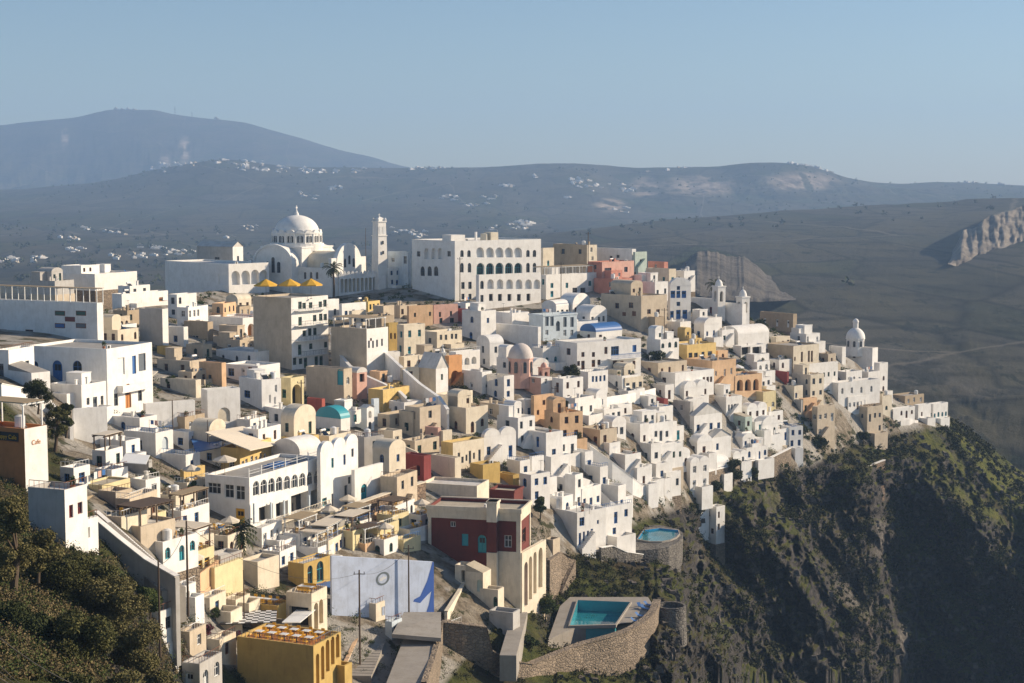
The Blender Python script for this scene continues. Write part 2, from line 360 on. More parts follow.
wild=mixc(nt,attr('rockm'),wild,mixc(nt,ramp(nt,noisen(nt,.35,9,wpos(nt,1,1,1.6),.75),.35,.65),(.035,.032,.03),(.30,.27,.235))); wild=mixc(nt,attr('meadow'),wild,mixc(nt,ramp(nt,nB,.35,.65),(.07,.085,.018),(.17,.165,.045))); allc=mixc(nt,attr('town'),wild,town); allc=mixc(nt,attr('far'),allc,far)
nt.links.new(allc,b.inputs['Base Color']); b.inputs['Roughness'].default_value=1; b.inputs['Specular IOR Level'].default_value=.1
bp=N(nt,'ShaderNodeBump'); bp.inputs['Strength'].default_value=1; bp.inputs['Distance'].default_value=1.6
nt.links.new(noisen(nt,.5,8,pos,.75),bp.inputs['Height']); nt.links.new(bp.outputs[0],b.inputs['Normal'])
me=npmesh('ground',V,Fq,[m_ter])
# masks
Xf,Yf,Zf=V[:,0],V[:,1],V[:,2]
fz=Yf*CP-Zf*SP; PX=512+FL*Xf/fz; PY=341.5-FL*(Zf*CP+Yf*SP)/fz
edge=np.interp(PX,[-100,0,60,110,170,300,430,480,560,600,640,700,760,800,860,900,950,960],[390,395,450,540,640,700,700,640,560,545,520,500,470,470,440,432,425,0])
tm=np.clip((edge-PY)/10+.5,0,1)*(Yf<520)
fm=np.clip((Yf-520)/60,0,1)
rk=np.zeros(len(V))
def blob(x,y,rx,ry,D0,D1):
    global rk
    rk=np.maximum(rk,np.clip(1.6-1.6*np.sqrt(((PX-x)/rx)**2+((PY-y)/ry)**2),0,1)*(Yf>D0)*(Yf<D1)*np.clip((fbm(Xf/45,Yf/90,4)-.33)*9,0,1))
blob(700,186,50,12,4000,5400);blob(800,182,45,12,4000,5400);blob(645,188,18,14,4000,5400);blob(610,205,20,8,3300,5400)
blob(185,150,8,16,6500,8300);blob(65,138,5,12,6500,8300);blob(165,165,7,14,6500,8300)
blob(852,600,30,55,300,520); blob(800,565,22,34,300,520); blob(775,632,20,36,300,520); blob(828,645,26,40,300,520); blob(745,590,12,26,300,520); blob(880,540,10,30,300,520); blob(700,560,10,22,200,520); blob(1010,610,12,40,300,520); blob(905,640,10,30,300,520)
md=np.clip((PX-900)/20,0,1)*np.clip((np.interp(PX,[900,950,1024],[470,500,545])-PY)/14,0,1)*(Yf<500)*np.clip((fbm(Xf/12,Yf/12,4)-.36)*8,0,1)
md=np.maximum(md,.8*np.clip(1.5-1.5*np.hypot((PX-740)/60,(PY-500)/24),0,1)*(Yf<500)*np.clip((fbm(Xf/9,Yf/9,4)-.42)*8,0,1))
for nme,a in (('meadow',md),('town',tm),('far',fm),('rockm',rk)):
    at=me.attributes.new(nme,'FLOAT','POINT'); at.data.foreach_set('value',a.astype(np.float32))
tag(link('ground',me),kind='structure')
# rock faces beyond the town
def clm(nm,ca,cb):
    m,nt,b=newmat(nm)
    c1=mixc(nt,ramp(nt,noisen(nt,.02,9,wpos(nt,1,1,.8),.75),.35,.65),ca,cb); c1=mixc(nt,ramp(nt,noisen(nt,.05,8,wpos(nt,.7,.7,1.5)),.48,.62,0,.7),c1,tuple(x*.6 for x in ca))
    nt.links.new(c1,b.inputs['Base Color']); b.inputs['Roughness'].default_value=1
    bp=N(nt,'ShaderNodeBump'); bp.inputs['Strength'].default_value=1; bp.inputs['Distance'].default_value=9; nt.links.new(noisen(nt,.03,10,wpos(nt,1,1,.6),.8),bp.inputs['Height']); nt.links.new(bp.outputs[0],b.inputs['Normal']); return m
m_cl=clm('pale_rock',(.17,.14,.11),(.46,.39,.30)); m_cl2=clm('brown_rock',(.075,.066,.054),(.20,.17,.135))
_z=''' c1=mixc(nt,ramp(nt,noisen(nt,.05,6,wpos(nt,.3,.3,2)),.50,.62,0,.7),c1,(.12,.10,.07))
'''
def rock_face(top,bot,D0,D1,name,amp,skew=0,mat=None):
    n,mm=120,36; x0,x1=top[0][0],top[-1][0]; xs=np.linspace(x0,x1,n); t=np.linspace(0,1,mm)
    yt=np.interp(xs,*zip(*top))+ (fbm(xs/6,xs*0+3,4)-.5)*6; yb=np.interp(xs,*zip(*bot))
    Vv=[]
    for i,x in enumerate(xs):
        for j,q in enumerate(list(t)+[2,3]):
            if q<=1:
                py=yb[i]+(yt[i]-yb[i])*q; D=(D0+(D1-D0)*q**1.5)*(1+skew*i/n)
            elif q==2: py=yt[i]+.3; D=D1*1.12*(1+skew*i/n)
            else: py=yt[i]+6; D=D1*1.3*(1+skew*i/n)
            Dn=D-(0 if q>1 else 1)*amp*((fbm(np.array([x/11.]),np.array([py/40.]),5,True)[0]-.6)*2+ (fbm(np.array([x/3.]),np.array([py/6.+7]),3,True)[0]-.6)*.5)
            v=P(x,py,Dn); Vv.append(tuple(v))
    k=mm+2; I=np.arange(n*k).reshape(n,k); Fx=np.stack([I[:-1,:-1],I[1:,:-1],I[1:,1:],I[:-1,1:]],-1).reshape(-1,4)
    tag(link(name,npmesh(name,np.array(Vv),Fx,[mat or m_cl],True)),kind='structure')
rock_face([(948,262),(956,246),(964,230),(975,226),(990,216),(1005,213),(1024,206),(1060,198),(1120,190)],[(948,264),(975,272),(1000,270),(1024,266),(1060,262),(1120,262)],1440,1640,'quarry_cliff',34,.28)
rock_face([(672,284),(684,262),(697,251),(712,251),(730,257),(744,256),(757,265),(766,276),(780,284),(796,297)],[(672,290),(720,300),(760,302),(796,300)],1000,1330,'rocky_knoll',16,.08,m_cl2)
# sea
m_sea,nt,b=newmat('sea'); b.inputs['Base Color'].default_value=(.01,.03,.05,1); b.inputs['Roughness'].default_value=.2
w_=MB(); w_.quad((-40000,-5000,-320),(40000,-5000,-320),(40000,45000,-320),(-40000,45000,-320)); tag(w_.obj('sea',m_sea),kind='structure')
# ------------------------------------------------------------------ light
w=bpy.data.worlds.new('World'); sc.world=w; w.use_nodes=True; nt=w.node_tree
sky=N(nt,'ShaderNodeTexSky'); sky.sky_type='NISHITA'; sky.sun_disc=False
sky.sun_elevation=SUN_EL; sky.air_density=1.0; sky.dust_density=DUST; sky.ozone_density=3; sky.altitude=300
sdir=Vector((math.cos(SUN_EL)*math.cos(SUN_AZ),math.cos(SUN_EL)*math.sin(SUN_AZ),math.sin(SUN_EL)))
sky.sun_rotation=math.atan2(sdir.x,sdir.y)
nt.links.new(sky.outputs[0],nt.nodes['Background'].inputs[0]); nt.nodes['Background'].inputs[1].default_value=SKY_S
sl_=bpy.data.lights.new('sun','SUN'); sl_.energy=SUN_S; sl_.angle=R(.55); sl_.color=(1,.83,.62)
so=bpy.data.objects.new('sun',sl_); col.objects.link(so); so.rotation_euler=sdir.to_track_quat('Z','Y').to_euler()
# haze
m_h=bpy.data.materials.new('haze'); m_h.use_nodes=True; nt=m_h.node_tree; nt.nodes.remove(nt.nodes['Principled BSDF'])
pv=N(nt,'ShaderNodeVolumePrincipled'); pv.inputs['Color'].default_value=(.44,.66,1.0,1); pv.inputs['Density'].default_value=HAZE; pv.inputs['Anisotropy'].default_value=.1
nt.links.new(pv.outputs[0],nt.nodes['Material Output'].inputs['Volume'])
hb=MB(); hb.box(-9000,9000,-400,8900,-321,455); tag(hb.obj('haze',m_h),kind='stuff')
sc.view_settings.view_transform='Standard'; sc.view_settings.look='None'; sc.view_settings.gamma=1; sc.view_settings.exposure=EXPO
sc.cycles.max_bounces=5; sc.cycles.diffuse_bounces=3; sc.cycles.volume_bounces=1; sc.cycles.glossy_bounces=2; sc.cycles.use_denoising=True
st_beige=stone('stone_beige',(.36,.28,.20),(.22,.17,.12),1.6); st_brown=stone('stone_brown',(.30,.21,.14),(.16,.11,.075),1.1); st_grey=stone('stone_grey',(.22,.20,.17),(.12,.105,.09),1.3)
# ================================================================== building kit
_wc={}
def rq(x,s=.15): return max(s,round(x/s)*s)
def window_mesh(w,h,arch,kind,trim):
    k=(w,h,arch,kind,trim)
    if k in _wc: return _wc[k]
    b=MB(); r=w/2; rz=min(r,h*.6)
    def outline(i):
        a=r-i
        if not arch: return [(-a,i),(-a,h-i),(a,h-i),(a,i)]
        return [(-a,i if kind!='door' else 0)]+[(-a*math.cos(math.pi*t/8),h-rz+(rz-i)*math.sin(math.pi*t/8)) for t in range(9)]+[(a,i if kind!='door' else 0)]
    o=outline(0);q=outline(.09 if w<2 else .12)
    if kind=='open': b.poly([(x,.0,z) for x,z in o],1 if trim in('brown','maroon') else 0)
    else:
        b.poly([(x,.10,z) for x,z in o],0 if kind in('door','shutter') else 1)
        n=len(o)
        for t in range(n):
            u=(t+1)%n; b.quad((o[t][0],.03,o[t][1]),(o[u][0],.03,o[u][1]),(q[u][0],.03,q[u][1]),(q[t][0],.03,q[t][1]),0)
            b.quad((q[t][0],.03,q[t][1]),(q[u][0],.03,q[u][1]),(q[u][0],.10,q[u][1]),(q[t][0],.10,q[t][1]),0)
        if kind=='window':
            b.box(-.035,.035,.045,.095,.05,h-.06,0)
            if h>1: b.box(-r+.05,r-.05,.05,.094,h*.58,h*.58+.06,0)
        if kind=='grid':
            for i in range(1,int(w/.6)): x=-r+i*w/int(w/.6); b.box(x-.03,x+.03,.045,.095,.05,h-.1,0)
            b.box(-r+.05,r-.05,.05,.094,h*.6,h*.6+.07,0)
        if kind=='door':
            b.box(-r*.6,r*.6,.06,.13,h*.55,h*.82,1); b.box(-.02,.02,.03,.095,.02,h-.1,0)
    me=bpy.data.meshes.new(kind if kind in('window','door') else 'window'); me.from_pydata(b.v,[],b.f)
    me.materials.append(TR[trim] if trim in TR else wallm(trim)); me.materials.append(m_dark if kind=='open' else m_glass); me.polygons.foreach_set('material_index',b.m); me.update()
    _wc[k]=me; return me
NAMEK={'window':'window','door':'door','shutter':'shutter','grid':'window','open':'archway'}
def put_op(parent,face,s,z,w,h,arch,kind,trim,dep,L=0,D=0):
    me=window_mesh(w,h,arch,kind,trim)
    d=dep-.10
    if face=='r': loc=(s+w/2,d,z); rot=0
    elif face=='l': loc=(d,s+w/2,z); rot=-math.pi/2
    nm=NAMEK[kind]
    if kind=='open': nm='archway' if arch else 'opening'
    return link(nm,me,parent,loc,rot)
def th_default(px,py):
    return float(np.interp(px,[0,250,400,500,700,900],[66,60,50,45,40,38]))+ (10 if py>505 and px>180 else 0)
HS=[]  # records of built houses: dict(px box, centre, desc)
cover=np.zeros((H+60,W+200),bool)
def mark(x0,x1,y0,y1): cover[max(0,int(y0)):max(0,int(y1)),max(0,int(x0)+100):max(0,int(x1)+100)]=True
class Frame:
    """local frame of a building whose near corner stands at pixel (xc,yb)"""
    def __init__(s,xl,xc,xr,yt,yb,th=None,dl=7.,dr=7.,D=None):
        s.C=hit(xc,yb) if D is None else P(xc,yb,D)
        th=th_default(xc,yb) if th is None else th
        s.a=a=R(th); C=s.C
        u,v0=uv(xc,yb); _,v1=uv(xc,yt); s.h=(v1-v0)*C.y
        s.dr=Vector((math.cos(a),math.sin(a))); s.dl=Vector((-math.sin(a),math.cos(a)))
        s.Lr=s.along('r',xr,yt) if xr is not None and xr>xc else dr
        s.Ll=s.along('l',xl,yt) if xl is not None and xl<xc else dl
        s.Lr=min(max(s.Lr,.6),60); s.Ll=min(max(s.Ll,.6),60)
    def along(s,f,px,py):
        u,_=uv(px,py); d=s.dr if f=='r' else s.dl
        k=d.x-u*d.y
        if abs(k)<1e-4: return 50
        t=(u*s.C.y-s.C.x)/k
        return t if t>0 else 50
    def sz(s,f,px,py):
        """facade coordinates of a pixel"""
        u,v=uv(px,py); d=s.dr if f=='r' else s.dl
        t=(u*s.C.y-s.C.x)/(d.x-u*d.y); return t, v*(s.C.y+t*d.y)-s.C.z
def auto_ops(fr,f,L,h,rnd,wk,dens=1.):
    ops=[]
    if L<1.8 or h<2.0: return ops
    n=max(1,int(round((h-.5)/3.0))); m=max(1,int(L/rnd.uniform(1.8,3.0)*dens)); m=min(m,9)
    ww=rq(rnd.choice([.75,.9,.9,1.05])); sth=(h-.5)/n
    ar=rnd.random()<.22
    for j in range(n):
        for i in range(m):
            if rnd.random()<.16: continue
            door=rnd.random()<(.3 if j==0 else .12)
            hh=rq(min(2.1 if door else rnd.choice([1.2,1.35,1.5]),sth-.5))
            z=j*sth+(.06 if door else min(.95,sth-hh-.25))
            s=(i+.5)*L/m-ww/2+rnd.uniform(-.25,.25)
            if s<.25 or s+ww>L-.25 or z+hh>h-.35: continue
            ops.append((s,s+ww,z,z+hh,ar,'door' if door else 'window',wk,.22))
    # keep apart
    out=[]
    for o in ops:
        if all(o[0]>q[1]+.15 or q[0]>o[1]+.15 or o[2]>q[3]+.1 or q[2]>o[3]+.1 for q in out): out.append(o)
    return out
def house(xl,xc,xr,yt,yb,c='white',roof='flat',win=None,th=None,dl=7.,dr=7.,rops=None,lops=None,label=None,name='house',cat='house',group=None,rail=None,acc=True,roofc=None,dens=1.,D=None,rnd=None,rise=None,wallc2=None,desc=None,top=None,fnd=7.):
    rnd=rnd or random.Random(int(xc*131+yt*7+yb))
    fr=Frame(xl,xc,xr,yt,yb,th,dl,dr,D)
    Lr,Ll,h=fr.Lr,fr.Ll,max(fr.h,1.2)
    win=win or rnd.choice(['brown','brown','blue','blue','grey','grey','white','green','teal'] if c in('white','cream') else ['brown','grey','green','white'])
    root=empty(name,fr.C,fr.a); fr.root=root
    def cv(f,lst,L):
        o=[]
        for q in lst:
            px,y0,y1,wp,kd=q[:5]; tr=q[5] if len(q)>5 else win
            s0,z1=fr.sz(f,px-wp/2,y0); s1,_=fr.sz(f,px+wp/2,y0); 
            if s1<s0: s0,s1=s1,s0
            _,z0=fr.sz(f,px,y1); w=rq(s1-s0,.1); hh=rq(z1-z0,.1); cxx=(s0+s1)/2; s0=cxx-w/2
            if s0<.05: s0=.05
            if s0+w>L-.05: s0=L-.05-w
            if s0<.03: continue
            ar=kd.startswith('a'); k={'w':'window','d':'door','s':'shutter','o':'open','g':'grid'}[kd[-1]]
            z0=max(z0,.03)
            if z0+hh>h-.05: hh=max(.2,round(h-.1-z0,1))
            if any(not(s0>p[1]+.02 or p[0]>s0+w+.02 or z0>p[3]+.02 or p[2]>z0+hh+.02) for p in o): continue
            o.append((s0,s0+w,z0,z0+hh,ar,k,tr,q[6] if len(q)>6 else (1.0 if k=='open' else .22)))
        return o
    R_=cv('r',rops,Lr) if rops is not None else auto_ops(fr,'r',Lr,h,rnd,win,dens)
    L_=cv('l',lops,Ll) if lops is not None else auto_ops(fr,'l',Ll,h,rnd,win,dens*.6)
    b=MB(); W2=1 if wallc2 else 0
    R_g=[o for o in R_];L_g=[o for o in L_]
    def fac(p0,ex,inw,L,ops,m):
        b.facade(p0,ex,inw,L,0,h,[o[:5] for o in ops],m,0.0)
    # facades with per-opening reveals
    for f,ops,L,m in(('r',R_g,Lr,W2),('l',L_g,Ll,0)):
        p0=(0,0); ex=(1,0) if f=='r' else (0,1); inw=(0,1) if f=='r' else (1,0)
        bb=MB()
        deps=sorted({o[7] for o in ops}) or [.2]
        bb.facade(p0,ex,inw,L,0,h,[o[:5] for o in ops],m,.22 if len(deps)<1 else 1e-9)
        bb2=MB()
        i=len(b.v); b.v+=bb.v; b.f+=[tuple(i+k for k in q) for q in bb.f]; b.m+=bb.m
        for o in ops:
            a,bq,cq,dq,ar,_,_,dep=o; cx=(a+bq)/2;r=(bq-a)/2;rz=min(r,(dq-cq)*.6)
            out=[(a,cq)]+([(cx-r*math.cos(math.pi*k/8),dq-rz+rz*math.sin(math.pi*k/8)) for k in range(9)] if ar else [(a,dq),(bq,dq)])+[(bq,cq)]
            X3=lambda s,z,d:(s,d,z) if f=='r' else (d,s,z)
            for q,w_ in zip(out,out[1:]+out[:1]): b.quad(X3(*q,0),X3(*w_,0),X3(*w_,dep),X3(*q,dep),m)
    # foundation, back and far side
    gz=min(ground(q.x,q.y) for q in (to_world(fr,x,y,0) for x,y in((0,0),(Lr,0),(0,Ll),(Lr,Ll))))-fr.C.z
    gz=max(gz,-10.); fz=min(-2.,gz-1.5); f1=-1.2
    if fz<-3.2:
        k=MB(); k.box(-.12,Lr+.12,-.12,Ll+.12,fz,f1); k.obj('foundation',rnd.choice([st_beige,st_beige,wallm(c),wallm('beige')]) if fnd>=7 else wallm(c),root); fz=f1-.3
    b.quad((0,0,fz),(Lr,0,fz),(Lr,0,0),(0,0,0),W2); b.quad((0,0,fz),(0,Ll,fz),(0,Ll,0),(0,0,0),0)
    b.quad((Lr,0,fz),(Lr,Ll,fz),(Lr,Ll,h),(Lr,0,h)); b.quad((0,Ll,fz),(Lr,Ll,fz),(Lr,Ll,h),(0,Ll,h))
    rc=roofc or ('grey' if rnd.random()<.25 else ('white' if c in('white','pale blue','grey','pink') or rnd.random()<.4 else 'beige'))
    mr=roofm.get(rc) or (TR[rc] if rc in TR else wallm(rc))
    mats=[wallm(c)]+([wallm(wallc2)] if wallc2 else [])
    if roof in('flat','rim'):
        t=.22; q=min(.45,h*.2)
        for (x0,x1,y0,y1) in((0,Lr,0,t),(0,Lr,Ll-t,Ll),(0,t,t,Ll-t),(Lr-t,Lr,t,Ll-t)):
            b.quad((x0,y0,h),(x1,y0,h),(x1,y1,h),(x0,y1,h))
        b.quad((t,t,h),(Lr-t,t,h),(Lr-t,t,h-q),(t,t,h-q)); b.quad((t,Ll-t,h),(Lr-t,Ll-t,h),(Lr-t,Ll-t,h-q),(t,Ll-t,h-q))
        b.quad((t,t,h),(t,Ll-t,h),(t,Ll-t,h-q),(t,t,h-q)); b.quad((Lr-t,t,h),(Lr-t,Ll-t,h),(Lr-t,Ll-t,h-q),(Lr-t,t,h-q))
        if roof=='rim':
            b.box(-.15,Lr+.15,-.15,.0,h-.35,h+.06); b.box(-.15,0,0,Ll+.15,h-.35,h+.06); b.box(Lr,Lr+.15,0,Ll+.15,h-.35,h+.06)
        wall=b.obj('wall',mats,root)
        r_=MB(); r_.quad((t,t,h-q+.002),(Lr-t,t,h-q+.002),(Lr-t,Ll-t,h-q+.002),(t,Ll-t,h-q+.002)); ro=r_.obj('roof',mr,root)
        zr=h-q
    else:
        wall=b.obj('wall',mats,root); r_=MB(); zr=h
        if roof=='vault': r_.vault(-.04,Lr+.04,-.05,Ll+.04,h,rise or Lr*.34,n=14)
        elif roof=='vaultx': r_.vault(-.05,Lr+.04,-.04,Ll+.04,h,rise or Ll*.34,n=14,axis='x')
        elif roof=='vaults':
            k=max(2,int(Lr/3.4)); w_=Lr/k
            for i in range(k): r_.vault(i*w_+.03,(i+1)*w_-.03,-.04,Ll,h,w_*.36,n=10)
        elif roof=='gable':
            z=rise or Lr*.28
            r_.quad((-.2,-.2,h),(Lr/2,-.2,h+z),(Lr/2,Ll+.2,h+z),(-.2,Ll+.2,h)); r_.quad((Lr+.2,-.2,h),(Lr/2,-.2,h+z),(Lr/2,Ll+.2,h+z),(Lr+.2,Ll+.2,h))
            r_.poly([(0,0,h),(Lr,0,h),(Lr/2,0,h+z)]); r_.poly([(0,Ll,h),(Lr,Ll,h),(Lr/2,Ll,h+z)])
        elif roof=='shed': 
            z=rise or 1.2
            r_.quad((0,0,h),(Lr,0,h),(Lr,Ll,h+z),(0,Ll,h+z)); r_.poly([(0,0,h),(0,Ll,h),(0,Ll,h+z)]); r_.poly([(Lr,0,h),(Lr,Ll,h),(Lr,Ll,h+z)]); r_.quad((0,Ll,h),(Lr,Ll,h),(Lr,Ll,h+z),(0,Ll,h+z))
        elif roof=='none': r_.quad((0,0,h),(Lr,0,h),(Lr,Ll,h),(0,Ll,h))
        vm=wallm(c) if roof.startswith('vault') and not roofc else mr
        ro=r_.obj('roof',vm,root,smooth=False)
    for f,ops in(('r',R_),('l',L_)):
        for o in ops: put_op(root,f,o[0],o[2],round(o[1]-o[0],3),round(o[3]-o[2],3),o[4],o[5],o[6],o[7])
    feats=[]
    if acc and roof in('flat','rim') and min(Lr,Ll)>2.6:
        n=rnd.choice([0,1,2,3])
        for i in range(n):
            x=rnd.uniform(.6,Lr-1.2);y=rnd.uniform(.6,Ll-1.2); k=MB(); s=rnd.uniform(.3,.5); hh=rnd.uniform(.7,1.3)
            k.box(x,x+s,y,y+s,zr,zr+hh); k.box(x-.07,x+s+.07,y-.07,y+s+.07,zr+hh,zr+hh+.12); k.obj('chimney',wallm(c),ro)
        if n: feats.append('chimney')
        if rnd.random()<.35 and min(Lr,Ll)>4:
            x=rnd.choice([.25,Lr-2.6]);y=max(.3,Ll-rnd.uniform(2.4,3.4)); k=MB(); hh=rnd.uniform(1.6,2.4)
            k.box(x,x+2.3,y,Ll-.25,zr,zr+hh); k.box(x-.08,x+2.38,y-.08,Ll-.2,zr+hh,zr+hh+.1); k.obj('stair_hut',wallm(c),ro); feats.append('rooftop hut')
        if rnd.random()<.3 and min(Lr,Ll)>3:
            x=rnd.uniform(.6,Lr-1.8); y=rnd.uniform(.8,Ll-1.4); k=MB(); k.quad((x,y,zr+.2),(x+1.3,y,zr+.2),(x+1.3,y+.8,zr+.9),(x,y+.8,zr+.9),0); k.bar((x,y+.85,zr+1.05),(x+1.3,y+.85,zr+1.05),.22,1,8); k.box(x,x+.05,y+.75,y+.85,zr,zr+.9,1); k.box(x+1.25,x+1.3,y+.75,y+.85,zr,zr+.9,1)
            k.obj('solar_water_heater',[m_glass,TR['white']],ro); feats.append('solar heater')
        elif rnd.random()<.3:
            x=rnd.uniform(.5,max(.6,Lr-1.3)); y=rnd.uniform(.5,max(.6,Ll-1)); k=MB(); k.bar((x,y,zr),(x,y,zr+2.6),.03,0); k.bar((x-.5,y,zr+2.5),(x+.5,y,zr+2.5),.02,0)
            for i in range(4): k.bar((x-.4+i*.26,y-.3,zr+2.5),(x-.4+i*.26,y+.3,zr+2.5),.012,0)
            k.obj('aerial',m_metal,ro)
    # stepped volumes: set-back storeys, low courts and outside steps
    if acc and not rail and roof=='flat' and min(Lr,Ll)>4.2 and rnd.random()<.55:
        x0=rnd.choice([.25,Lr*.35]); x1=x0+Lr*rnd.uniform(.4,.6); x1=min(x1,Lr-.25); y0=Ll*rnd.uniform(.35,.5); h2=rnd.uniform(2.2,2.9)
        k=MB(); cx_=[]; w2=x1-x0
        for i in range(int(w2/1.7)):
            s_=(i+.5)*w2/int(w2/1.7)-.4
            if rnd.random()<.8: dr_=rnd.random()<.35; cx_.append((s_,s_+.8,.05 if dr_ else .8,2.0 if dr_ else 1.8,False))
        k.facade((x0,y0),(1,0),(0,1),w2,zr,zr+h2,[(o[0],o[1],o[2]+zr,min(o[3]+zr,zr+h2-.2),o[4]) for o in cx_],0,.2)
        k.quad((x0,y0,zr),(x0,Ll-.25,zr),(x0,Ll-.25,zr+h2),(x0,y0,zr+h2)); k.quad((x1,y0,zr),(x1,Ll-.25,zr),(x1,Ll-.25,zr+h2),(x1,y0,zr+h2)); k.quad((x0,Ll-.25,zr),(x1,Ll-.25,zr),(x1,Ll-.25,zr+h2),(x0,Ll-.25,zr+h2))
        if rnd.random()<.4: k.vault(x0-.03,x1+.03,y0-.03,Ll-.22,zr+h2,w2*.25,0,10)
        else: k.quad((x0,y0,zr+h2-.12),(x1,y0,zr+h2-.12),(x1,Ll-.25,zr+h2-.12),(x0,Ll-.25,zr+h2-.12)); k.box(x0-.06,x1+.06,y0-.06,y0,zr+h2-.2,zr+h2+.1); 
        up=k.obj('upper_storey',wallm(c),root)
        for o in cx_: link('door' if o[2]<.1 else 'window',window_mesh(.8,rq(min(o[3],h2-.2)-o[2],.1),False,'door' if o[2]<.1 else 'window',win),up,(x0+(o[0]+o[1])/2,y0+.1,zr+o[2]))
        feats.append('set-back upper storey')
    if acc and c!='grey' and 3<Lr<16 and rnd.random()<.5:
        dpt=rnd.uniform(1.4,2.8); x0=rnd.uniform(.1,.3)*Lr; x1=Lr*rnd.uniform(.7,1); hc=rnd.uniform(.5,1.1); k=MB()
        k.box(x0,x1,-dpt,-dpt+.2,-4,hc); k.box(x0,x0+.2,-dpt+.2,-.02,-4,hc); k.box(x1-.2,x1,-dpt+.2,-.02,-4,hc); k.box(x0+.2,x1-.2,-dpt+.2,-.02,-4,-.1)
        k.obj('courtyard_wall',wallm(c if rnd.random()<.8 else 'white'),root)
    elif acc and Lr>3.5 and h>3.6 and rnd.random()<.5:
        k=MB(); n_=int(2.8/.25); x0=.3
        for i in range(n_): k.box(x0+i*.3,x0+i*.3+.3,-1.0,-.02,-2,.2+i*.25) if x0+i*.3+.3<Lr else None
        k.obj('outside_steps',wallm(c),root)
    if rail:
        k=MB(); zt=h+.65
        for (a,bq) in(((0.08,.08),(Lr-.08,.08)),((.08,.08),(.08,Ll-.08))):
            a=Vector((*a,h));bq=Vector((*bq,h)); L=(bq-a).length; n=max(2,int(L/.5))
            k.bar(a+Vector((0,0,.65)),bq+Vector((0,0,.65)),.035)
            for i in range(n+1): q=a.lerp(bq,i/n); k.bar(q,q+Vector((0,0,.65)),.022,n=4)
        k.obj('railing',TR[rail],root); feats.append(rail+' railing')
    if wallc2 and False: pass
    px0=xl if xl is not None and xl<xc else xc-8; px1=xr if xr is not None and xr>xc else xc+8
    mark(px0,px1,yt,yb)
    tag(root,None,cat,group)
    HS.append(dict(root=root,px=(px0+px1)/2,py=(yt+yb)/2,c=c,roof=roof,win=win,st=max(1,int(round(h/3.1))),label=label,desc=desc,feats=feats,w=Lr+Ll,h=h,n=len(R_)+len(L_),fr=fr,box=(px0,yt,px1,yb)))
    fr.h=h; fr.zr=zr; fr.roof=ro; fr.wall=wall
    return fr
def to_world(fr,x,y,z): 
    c,s=math.cos(fr.a),math.sin(fr.a); return Vector((fr.C.x+c*x-s*y,fr.C.y+s*x+c*y,fr.C.z+z))
# ------------------------------------------------------------------ pergolas, parasols, walls, poles
def pergola(fr,x0,x1,y0,y1,z,hh,label,post='white',cover_='reed',over=.35):
    root=empty('pergola',to_world(fr,x0,y0,z),fr.a,label,'pergola')
    Lx,Ly=x1-x0,y1-y0
    nx=max(1,int(Lx/2.6)); ny=max(1,int(Ly/3.2))
    for i in range(nx+1):
        for j in range(ny+1):
            if 0<i<nx and 0<j<ny: continue
            k=MB(); x=Lx*i/nx;y=Ly*j/ny; k.box(x-.07,x+.07,y-.07,y+.07,0,hh); k.obj('post',TR.get(post,m_wood),root)
    k=MB()
    for j in range(ny+1): k.box(-over,Lx+over,Ly*j/ny-.06,Ly*j/ny+.06,hh,hh+.16)
    for i in range(int(Lx/.7)+1): k.box(i*.7-.04,i*.7+.04,-over,Ly+over,hh+.162,hh+.26)
    k.obj('beam',TR.get(post,m_wood),root)
    if cover_:
        k=MB(); k.box(-over*.6,Lx+over*.6,-over*.6,Ly+over*.6,hh+.265,hh+.32); k.obj('cover',{'reed':m_reed,'cloth':m_cloth,'wood':m_wood,'white':TR['white'],'dark':m_wood}[cover_],root)
    return root
_pr={}
def parasol(loc,c='cloth',r=1.6,h=2.5,label='',group=None):
    key=(c,r,h)
    if key not in _pr:
        root=empty('parasol',loc); k=MB(); k.bar((0,0,0),(0,0,h+.35),.035); k.obj('pole',m_wood,root)
        k=MB(); n=8
        pts=[(r*math.cos(2*math.pi*i/n+.4),r*math.sin(2*math.pi*i/n+.4),h-.35) for i in range(n)]
        for i in range(n): k.poly([pts[i],pts[(i+1)%n],(0,0,h+(.3 if r<2.5 else .9))]); a=pts[i];d=pts[(i+1)%n]; k.quad(a,d,(d[0],d[1],d[2]-.22),(a[0],a[1],a[2]-.22))
        k.obj('canopy',{'cloth':m_cloth,'yellow':TR['yellow'],'white':TR['white']}[c],root)
        k=MB(); k.lathe(0,0,[(.0,0),(.3,0),(.3,.08),(.05,.14)],10); k.obj('base',m_conc,root)
        _pr[key]=root; return tag(root,label,'parasol',group)
    o=copy_tree(_pr[key],None,loc,random.uniform(0,1),label)
    if group: o['group']=group
    elif 'group' in o: del o['group']
    return o
